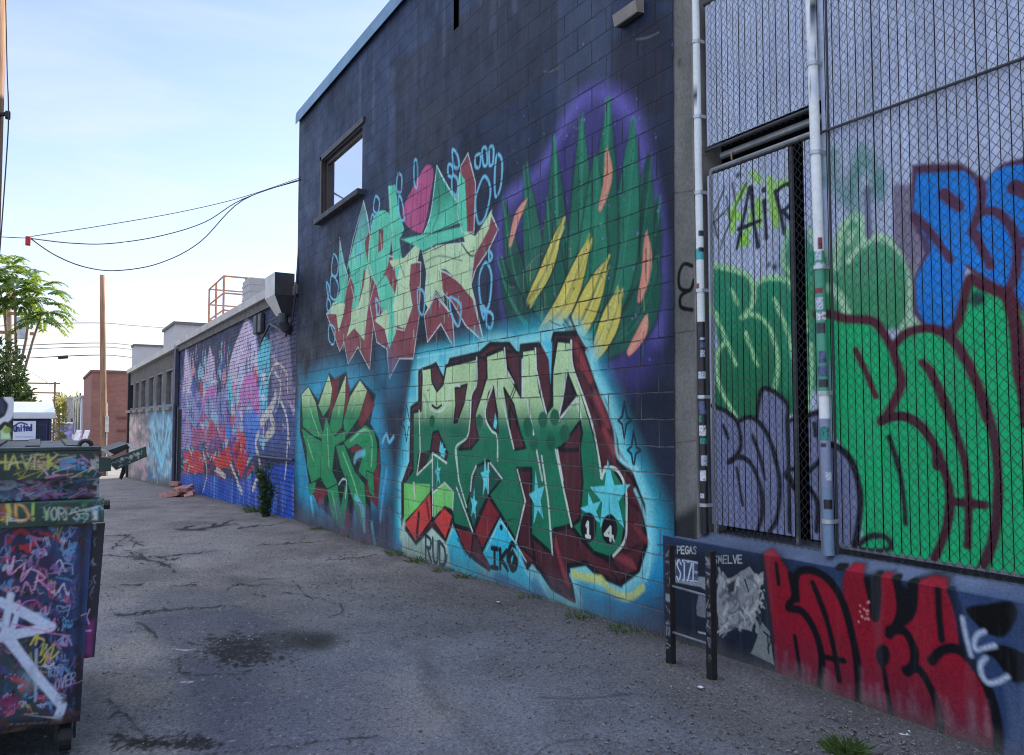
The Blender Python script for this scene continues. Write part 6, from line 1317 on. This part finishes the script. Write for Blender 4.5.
SL.emit('fork_sleeve', dump_m, dm, disp=lambda u, v: np.stack([-.12*(sz1-v)*(u-sx0)/(sx1-sx0)*.4, 0*u, 0*u], -1))
q = MB(); q.box(sx0, sx1-.075, DY+.022, DY+1.2, sz0+.01, sz1); q.build('sleeve_steel', steel_g, dm)
# rim, corner block, lug, lid, arm, hinge drop
q = MB(); q.box(XL, dz(100, 455)[0], DY-.06, DY+.03, zr1, zr1+.02, b=.004); q.build('top_rim', steel_g, dm)
for (xa_, xb_) in ((XL, -.66), (-.64, dz(99, 455)[0]-.02)):
    q = MB(); q.box(xa_, xb_, DY+.035, DY+1.5, zr1-.01, zr1+.012, b=.004)
    for k in range(5): xk = xa_+(xb_-xa_)*(k+.5)/5; q.box(xk-.03, xk+.03, DY+.08, DY+1.4, zr1+.010, zr1+.026, b=.004)
    q.build('lid_panel', blackm, dm)
def pxpoly(P, Y, t, name, m, parent=dm): q = MB(); q.prism([dz(x, y, Y) for x, y in P], Y, Y+t); return q.build(name, m, parent)
pxpoly([(99, 457), (111, 458), (111, 471), (99, 472)], DY-.06, .12, 'corner_block', steel_g)
ARM = Canvas('y', DY+.1, gaxis([(dz(104, 460, DY+.1)[0], dz(148, 460, DY+.1)[0], .004)]), gaxis([(dz(120, 476, DY+.1)[1], dz(120, 444, DY+.1)[1], .004)]), (26, 50, 46), k=np.array([1.4]*3), seed=2)
for p in [(131, 456.5), (138, 454), (122, 459)]: ARM.dot(p, .008, (150, 160, 160), .003)
for i in range(40): x = rnd.uniform(108, 145); ARM.dot((x, 469-(x-108)*.42+rnd.uniform(-5, 3)), .003, (140, 150, 150), .003)
pa = [dz(x, y, DY+.1) for x, y in [(108, 461), (146, 446.5), (147, 456.5), (116, 470)]]
def inpoly(u, v):
    ins = np.zeros(u.shape, bool)
    for i in range(4):
        (x0, z0), (x1, z1) = pa[i], pa[(i+1) % 4]; ins ^= ((z0 > v) != (z1 > v)) & (u < (x1-x0)*(v-z0)/(z1-z0)+x0)
    return ins
ARM.emit('lid_arm', dump_m, dm, keep=inpoly)
pxpoly([(108, 461), (146, 446.5), (147, 456.5), (116, 470)], DY+.103, .06, 'lid_arm_steel', steel_g)
pxpoly([(104, 452), (128, 443.5), (133, 446), (113, 456)], DY+.25, .5, 'lid', blackm)
pxpoly([(127, 443.5), (133, 445), (139, 448), (131, 449.5)], DY+.2, .04, 'lid_edge', plain('bare_metal', (.55, .57, .6), .35, metal=.6))
pxpoly([(101, 450), (106, 450), (114, 454.5), (110, 456)], DY+.0, .04, 'hinge_plate', bpy.data.materials['bare_metal'])
pxpoly([(122.5, 460), (126, 460), (125.5, 473), (121.5, 480), (119.5, 478), (122, 470)], DY+.2, .03, 'hinge_strap', blackm)
c = dz(85.5, 446); q = MB(); q.tube([(c[0]+.026*math.cos(t), DY+.02, c[1]+.026*math.sin(t)) for t in np.linspace(0, 2*math.pi, 17)], .010, 8, False); q.build('lifting_lug', blackm, dm)
c = dz(107, 504); q = MB(); q.tube([(c[0]-.04, DY-.03, c[1]), (c[0]+.01, DY-.03, c[1])], .022, 10); q.build('pivot_pin', blackm, dm)
for (wx, wy) in ((dz(66, 730)[0], DY+.12), (-1.3, DY+.12), (dz(66, 730)[0], DY+1.35), (-1.3, DY+1.35)):
    q = MB(); q.tube([(wx-.025, wy, .075), (wx+.025, wy, .075)], .075, 18); w_ = q.build('wheel', blackm, dm)
    q = MB(); q.tube([(wx-.03, wy, .075), (wx+.03, wy, .075)], .028, 10); q.build('hub', plain('hub_grey', (.12, .12, .12), .5), w_)
    q = MB(); q.box(wx-.045, wx-.033, wy-.03, wy+.03, .06, zb0+.0); q.box(wx+.033, wx+.045, wy-.03, wy+.03, .06, zb0); q.box(wx-.06, wx+.06, wy-.06, wy+.06, zb0-.025, zb0-.002); q.build('caster_fork', steel_g, dm)
q = MB(); q.box(XL+.02, dz(80, 727)[0], DY+.02, DY+1.5, zb0-.01, zb0+.02); q.build('base_plate', blackm, dm)

# ================================================================== PORTABLE TOILET
TYp = 19.0; pt = thing('portable_toilet', 'navy blue portable toilet with pale roof and a white sign on its side', 'portable toilet', (-.5, TYp, float(gz(TYp))))
navy = plain('navy_plastic', (.035, .042, .10), .45, var=.15, scale=4); navy2 = plain('navy_plastic_dark', (.018, .022, .055), .45, var=.15); prf = plain('pale_plastic_roof', (.62, .64, .68), .5, var=.06)
xr_ = float(atY(51.5, 430, TYp)[0]); xl_ = xr_-1.15; z0 = float(gz(TYp)); zt = float(atY(50, 419, TYp)[2]); zt2 = float(atY(50, 403, TYp)[2])
bx('body', navy, pt, xl_, xr_, TYp, TYp+1.15, z0, zt, b=.02)
q = MB(); q.box(xl_-.07, xr_+.07, TYp-.07, TYp+1.22, zt, zt+.14, b=.02)
q.add([(xl_-.06, TYp-.06, zt+.14), (xr_+.06, TYp-.06, zt+.14), (xr_+.06, TYp+1.2, zt+.14), (xl_-.06, TYp+1.2, zt+.14), (xl_+.05, TYp+.15, zt2), (xr_+.02, TYp+.15, zt2), (xr_+.02, TYp+1.0, zt2+.04), (xl_+.05, TYp+1.0, zt2+.04)], [(0, 1, 5, 4), (1, 2, 6, 5), (2, 3, 7, 6), (3, 0, 4, 7), (4, 5, 6, 7)])
q.build('roof', prf, pt)
q = MB()
for a in ((xl_+.06, xr_-.06, z0+1.55, zt-.12), (xl_+.06, xr_-.06, z0+.2, z0+1.45)): q.box(a[0], a[1], TYp-.03, TYp+.01, a[2], a[3], b=.01)
q.build('wall_panel', navy2, pt)
for xx in (xr_-.10, xr_-.04): q = MB(); q.box(xx, xx+.025, TYp-.045, TYp, z0+.1, zt-.03); q.build('corner_rib', navy, pt)
sx0, sz1 = [float(v) for v in atY(12, 421, TYp)[[0, 2]]]; sx1, sz0 = [float(v) for v in atY(35.5, 440, TYp)[[0, 2]]]
SG = Canvas('y', TYp-.052, gaxis([(sx0, sx1, .008)]), gaxis([(sz0, sz1, .008)]), (196, 200, 210), k=np.array([1.9]*3), edge=.0)
SG.text('United', (13.5, 431.5), (32, 430.5), 5.5, .03, (30, 40, 90), .008); SG.line([(13, 427), (20, 422.8), (27, 424.5)], .03, (30, 40, 90), .01)
for i in range(6): SG.line([(16+i*3, 437), (18+i*3, 436.8)], .02, (120, 130, 160), .01)
SG.emit('sign', painted('sign_plastic', rough=.4, wear=.08, bmp=0), pt)
bx('sign_backing', navy2, pt, sx0, sx1, TYp-.05, TYp-.028, sz0, sz1)
# tagged black panel to its left
tb = thing('tagged_board', 'black board with white curved brush strokes leaning beside the blue toilet', 'board', tuple(map(float, atY(4, 447, 17))))
bx0, bz0 = [float(v) for v in atY(-22, 450, 17)[[0, 2]]]; bx1, bz1 = [float(v) for v in atY(14, 397, 17)[[0, 2]]]
TB_ = Canvas('y', 17, gaxis([(bx0, bx1, .008)]), gaxis([(-.4, bz1, .008)]), (18, 18, 26), k=np.array([1.6]*3)); TB_.tr(0, 370, 5.807)
TB_.line([(45, 160), (70, 200), (50, 270), (10, 300)], .12, (190, 194, 205), .02); TB_.fill([(0, 330), (40, 300), (70, 360), (75, 400), (0, 410)], (160, 190, 150), .04); TB_.line([(0, 340), (30, 310), (60, 340), (76, 395)], .07, (16, 16, 22), .02); TB_.dot((40, 350), .06, (120, 140, 60), .03); TB_.line([(5, 180), (12, 240)], .08, (40, 44, 70), .03); TB_.T = None
TB_.emit('face', dump_m, tb); bx('backing', blackm, tb, bx0, bx1, 17.003, 17.05, -.4, bz1)

# ================================================================== POLES AND WIRES
def pole(label, base, top, r0, r1, m=wood, name='utility_pole', n=12):
    t = thing(name, label, 'utility pole', tuple(map(float, base))); b, c = Vector(base), Vector(top); q = MB(); q.tube([b+(c-b)*k/6 for k in range(7)], [r0+(r1-r0)*k/6 for k in range(7)], n); q.build('shaft', m, t, True); return t
PYY = 50.0
p_b = atY(104.5, 455, PYY); p_b[2] = gz(PYY)-.1; p_t = atY(102.3, 275, PYY)
CDX = .0
mp = pole('bare reddish wooden pole standing before the red brick wall', p_b, p_t, .19, .13)
q = MB(); zc = float(atY(108, 424, PYY)[2]); q.box(p_b[0]-.02, p_b[0]+.16, PYY-.24, PYY-.1, zc-.45, zc+.45); q.build('conduit_box', plain('pale_box', (.6, .58, .54), .6), mp)
q = MB(); q.tube([(p_b[0]+.10, PYY-.12, float(p_b[2])), (p_b[0]+.07, PYY-.12, zc+1.2)], .035, 6); q.build('lit_edge_tube', bpy.data.materials['pale_box'], mp)  # pale tube added to draw the pole's sunlit right edge
# leaning pole close by on the edge of view
lt = atY(5.4, -40, 8.2); lb = atY(-9, 380, 8.2); dirv = (lb-lt)/np.linalg.norm(lb-lt)
lb2 = lt+dirv*((lt[2]-gz(8.2)+.1)/-dirv[2]); off = np.array([.1, 0, 0])
np_ = pole('leaning weathered wooden pole rising behind the dumpster with a wire clamp', lb2-off, lt-off, .15, .12)
cl = atY(6, 117, 8.15); q = MB(); q.tube([(cl[0]-.1, 8.15, float(cl[2])), (cl[0]+.0, 8.1, float(cl[2])+.01)], .02, 8); q.box(cl[0]-.005, cl[0]+.035, 8.07, 8.13, float(cl[2])-.03, float(cl[2])+.035, b=.008); q.build('wire_clamp', blackm, np_)
wire_b = plain('black_cable', (.06, .06, .064), .6, bmp=0)
def cable(label, pts, r, sag=0, m=wire_b, n=16):
    P = [Vector(map(float, p)) for p in pts]
    if sag and len(P) == 2: P = [P[0].lerp(P[1], k/n)-Vector((0, 0, sag*4*(k/n)*(1-k/n))) for k in range(n+1)]
    elif len(P) > 2: P = [Vector(v) for v in spline([tuple(p) for p in P], 6)]
    q = MB(); q.tube(P, r, 6); return prop(q.build('overhead_wire', m, None, True), label, 'wire')
cable('thin black cable stapled down the leaning wooden pole', [atY(5, -40, 8.1), atY(7, 60, 8.1), atY(8.5, 112, 8.05), atY(7, 150, 8.1), atY(1, 235, 8.1), atY(-1, 260, 8.1)], .006)
wa = atY(298, 177, 13.9); wa[0] = WX-.02
cable('uppermost straight service wire from the red tag to the block building corner', [atY(-6, 236.5, 12), atY(28, 238, 12), atY(34, 236, 12.1), atY(100, 226, 12.6), atY(180, 212, 13.2), atY(243, 197, 13.6), wa], .0055)
cable('middle service wire sagging gently to the block building corner', [atY(28, 238, 12.02), atY(70, 243, 12.4), atY(110, 243.5, 12.7), atY(160, 236, 13.0), atY(205, 222, 13.3), atY(243, 199, 13.55), wa-np.array([0, 0, .03])], .008)
cable('lowest service wire drooping in a deep curve to the block building corner', [atY(30, 238, 12.04), atY(55, 255, 12.3), atY(85, 267, 12.5), atY(118, 270.5, 12.8), atY(160, 263, 13.0), atY(200, 242, 13.3), atY(243, 200, 13.6), wa-np.array([0, 0, .05])], .0085)
rt_ = atY(28, 241, 11.98); q = MB(); q.box(rt_[0]-.03, rt_[0]+.03, 11.95, 12.0, float(rt_[2])-.06, float(rt_[2])+.06, b=.008); prop(q.build('red_tag', plain('red_plastic', (.45, .04, .04), .5)), 'small red tag clipped on the service wires', 'tag')
# second pole with cross-arm and transformer among the tree stems
tb2 = atY(10, 460, 44); tb2[2] = gz(44)-.1; tt2 = atY(9, 292, 44)
sp_ = pole('pale utility pole with transformer behind the feathery tree', tb2, tt2, .17, .13, plain('pale_pole_wood', (.36, .26, .19), .9, scale=10))
for yv in (313, 332): a = atY(-12, yv, 43.8); b = atY(34, yv+2, 43.8); q = MB(); q.box(a[0], b[0], 43.72, 43.86, float(b[2])-.06, float(b[2])+.08); q.build('crossarm', wood, sp_)
a = atY(22.5, 328, 43.6); q = MB(); q.tube([(a[0], 43.6, float(a[2])-.5), (a[0], 43.6, float(a[2])+.5)], .3, 14); q.build('transformer', plain('transformer_grey', (.4, .42, .44), .5), sp_)
# H frame far behind
hf = thing('line_frame', 'far steel line frame with two crossbars above the blue toilet roof', 'line frame', tuple(map(float, atY(55, 446, 80))))
for xx in (-10, 55): a = atY(xx, 382, 80); q = MB(); q.tube([(a[0], 80, float(gz(80))), tuple(a)], .09, 6); q.build('post', wood, hf)
for yv in (383.5, 393): q = MB(); q.tube([tuple(atY(-14, yv-1, 80)), tuple(atY(60, yv, 80))], .07, 6); q.build('crossbar', wood, hf)
for i, (y0_, y1_, y2_, lb) in enumerate(((324, 323, 333, 'uppermost thin wire crossing behind the bare pole'), (345, 343, 356, 'second wire crossing behind the bare pole above the twin lines'), (349, 347, 358, 'third wire crossing behind the bare pole'), (358, 355, 366, 'lowest wire crossing behind the bare pole with a black splice'))):
    cable(lb, [atY(-10, y0_+3, 52), atY(30, y0_, 52), atY(102, y1_, 52), atY(140, y1_+3, 56), atY(240, y2_, 70)], .022 if i < 3 else .03)
for (x0, x1, lb) in ((13, 26, 'short black splice case on the lowest wire near the tree stems'), (58, 68, 'short black splice case on the lowest wire near the bare pole')): q = MB(); q.tube([tuple(atY(x0, 357.6, 51.95)), tuple(atY(x1, 356.8, 51.95))], .10, 8); prop(q.build('cable_splice', blackm), lb, 'cable splice')
cable('far sloping wire running down toward the line frame', [atY(0, 352, 70), atY(36, 375, 78), atY(52, 386, 80)], .02)

# far trees so the horizon is not bare
r = random.Random(77)
for i in range(7):
    x = -60+i*11+r.uniform(-3, 3); yv = r.uniform(120, 150); t = thing('far_tree', ['broad far tree left of the alley, first from the far end of the row', 'rounded far tree second in the far row', 'spreading far tree third in the far row', 'tall far tree fourth in the far row', 'dark far tree fifth in the far row', 'low far tree sixth in the far row', 'far tree last in the row, by the alley'][i], 'tree', (x, yv, float(gz(yv)))); z = float(gz(yv))
    leaf_mass('crown', t, [((x+r.uniform(-2, 2), yv+r.uniform(-1, 1), z+r.uniform(3, 6)), (r.uniform(1.5, 2.6),)*3) for _ in range(6)], 900, .7, leaf_m, 100+i); q = MB(); q.tube([(x, yv, z-.1), (x, yv, z+4)], [.3, .15], 7); q.build('trunk', bark, t)

# ================================================================== SKY, SUN, CAMERA
SUN_AZ, SUN_EL = math.radians(62), math.radians(30)     # azimuth from +Y (down the alley) toward +X
sd = Vector((math.sin(SUN_AZ)*math.cos(SUN_EL), math.cos(SUN_AZ)*math.cos(SUN_EL), math.sin(SUN_EL)))
w = bpy.data.worlds.new('World'); scene.world = w; w.use_nodes = True; nt = w.node_tree; bg = nt.nodes['Background']
sky = nt.nodes.new('ShaderNodeTexSky'); sky.sky_type = 'NISHITA'; sky.sun_disc = False; sky.sun_elevation = SUN_EL; sky.sun_rotation = SUN_AZ
sky.air_density = 1.0; sky.dust_density = 0.8; sky.ozone_density = 1.5; sky.altitude = 1600
tc = nt.nodes.new('ShaderNodeTexCoord'); sx = nt.nodes.new('ShaderNodeSeparateXYZ'); nt.links.new(tc.outputs['Generated'], sx.inputs[0])
mp_ = nt.nodes.new('ShaderNodeVectorMath'); mp_.operation = 'MULTIPLY'; mp_.inputs[1].default_value = (1.0, 1.0, 5.0); nt.links.new(tc.outputs['Generated'], mp_.inputs[0])
cn = nt.nodes.new('ShaderNodeTexNoise'); cn.inputs['Scale'].default_value = 3.2; cn.inputs['Detail'].default_value = 9; cn.inputs['Roughness'].default_value = .58; cn.inputs['Distortion'].default_value = .6; nt.links.new(mp_.outputs[0], cn.inputs['Vector'])
cr = ramp(nt, cn.outputs['Fac'], .42, .70, .34, .95); lo = ramp(nt, sx.outputs['Z'], .07, .42, 1.0, .34)
mm = nt.nodes.new('ShaderNodeMath'); mm.operation = 'MULTIPLY'; nt.links.new(cr, mm.inputs[0]); nt.links.new(lo, mm.inputs[1])
SKYMUL = (1.0, 1.0, 1.0)
cloudc = mixc(nt, 'MIX', ramp(nt, sx.outputs['Z'], .05, .30), (3.2, 2.9, 2.5), (3.2, 3.3, 3.65))
mx = mixc(nt, 'MIX', mm.outputs[0], mixc(nt, 'MULTIPLY', 1.0, sky.outputs[0], (1.07, .97, 1.02)), cloudc)
# bright overhead cloud added out of view to lift the ambient light
hi = nt.nodes.new('ShaderNodeMath'); hi.operation = 'MULTIPLY'; nt.links.new(ramp(nt, cn.outputs['Fac'], .3, .65, .35, 1.0), hi.inputs[0]); nt.links.new(ramp(nt, sx.outputs['Z'], .5, .78), hi.inputs[1])
mx = mixc(nt, 'MIX', hi.outputs[0], mx, (8.6, 9.4, 11.0))
nt.links.new(mx, bg.inputs['Color']); bg.inputs['Strength'].default_value = 0.10
sl_ = bpy.data.lights.new('sun', 'SUN'); sl_.energy = 3.5; sl_.angle = math.radians(.5); sl_.color = (1, .9, .76); so = link(bpy.data.objects.new('sun', sl_))
so.rotation_euler = sd.to_track_quat('Z', 'Y').to_euler(); so.location = (20, 20, 30)
cam = bpy.data.cameras.new('camera'); cam.sensor_width = 36; cam.lens = 36*F/1024; cam.clip_end = 3000; cam.clip_start = .05
co = link(bpy.data.objects.new('camera', cam)); co.location = (0, 0, EYE); co.rotation_euler = (math.pi/2+PITCH, 0, -YAW); scene.camera = co
vs_ = scene.view_settings; vs_.view_transform = 'Standard'; vs_.look = 'None'; vs_.gamma = 1; vs_.use_curve_mapping = False; vs_.exposure = 1.6
scene.cycles.filter_width = 1.05; scene.cycles.max_bounces = 6; scene.cycles.use_denoising = True
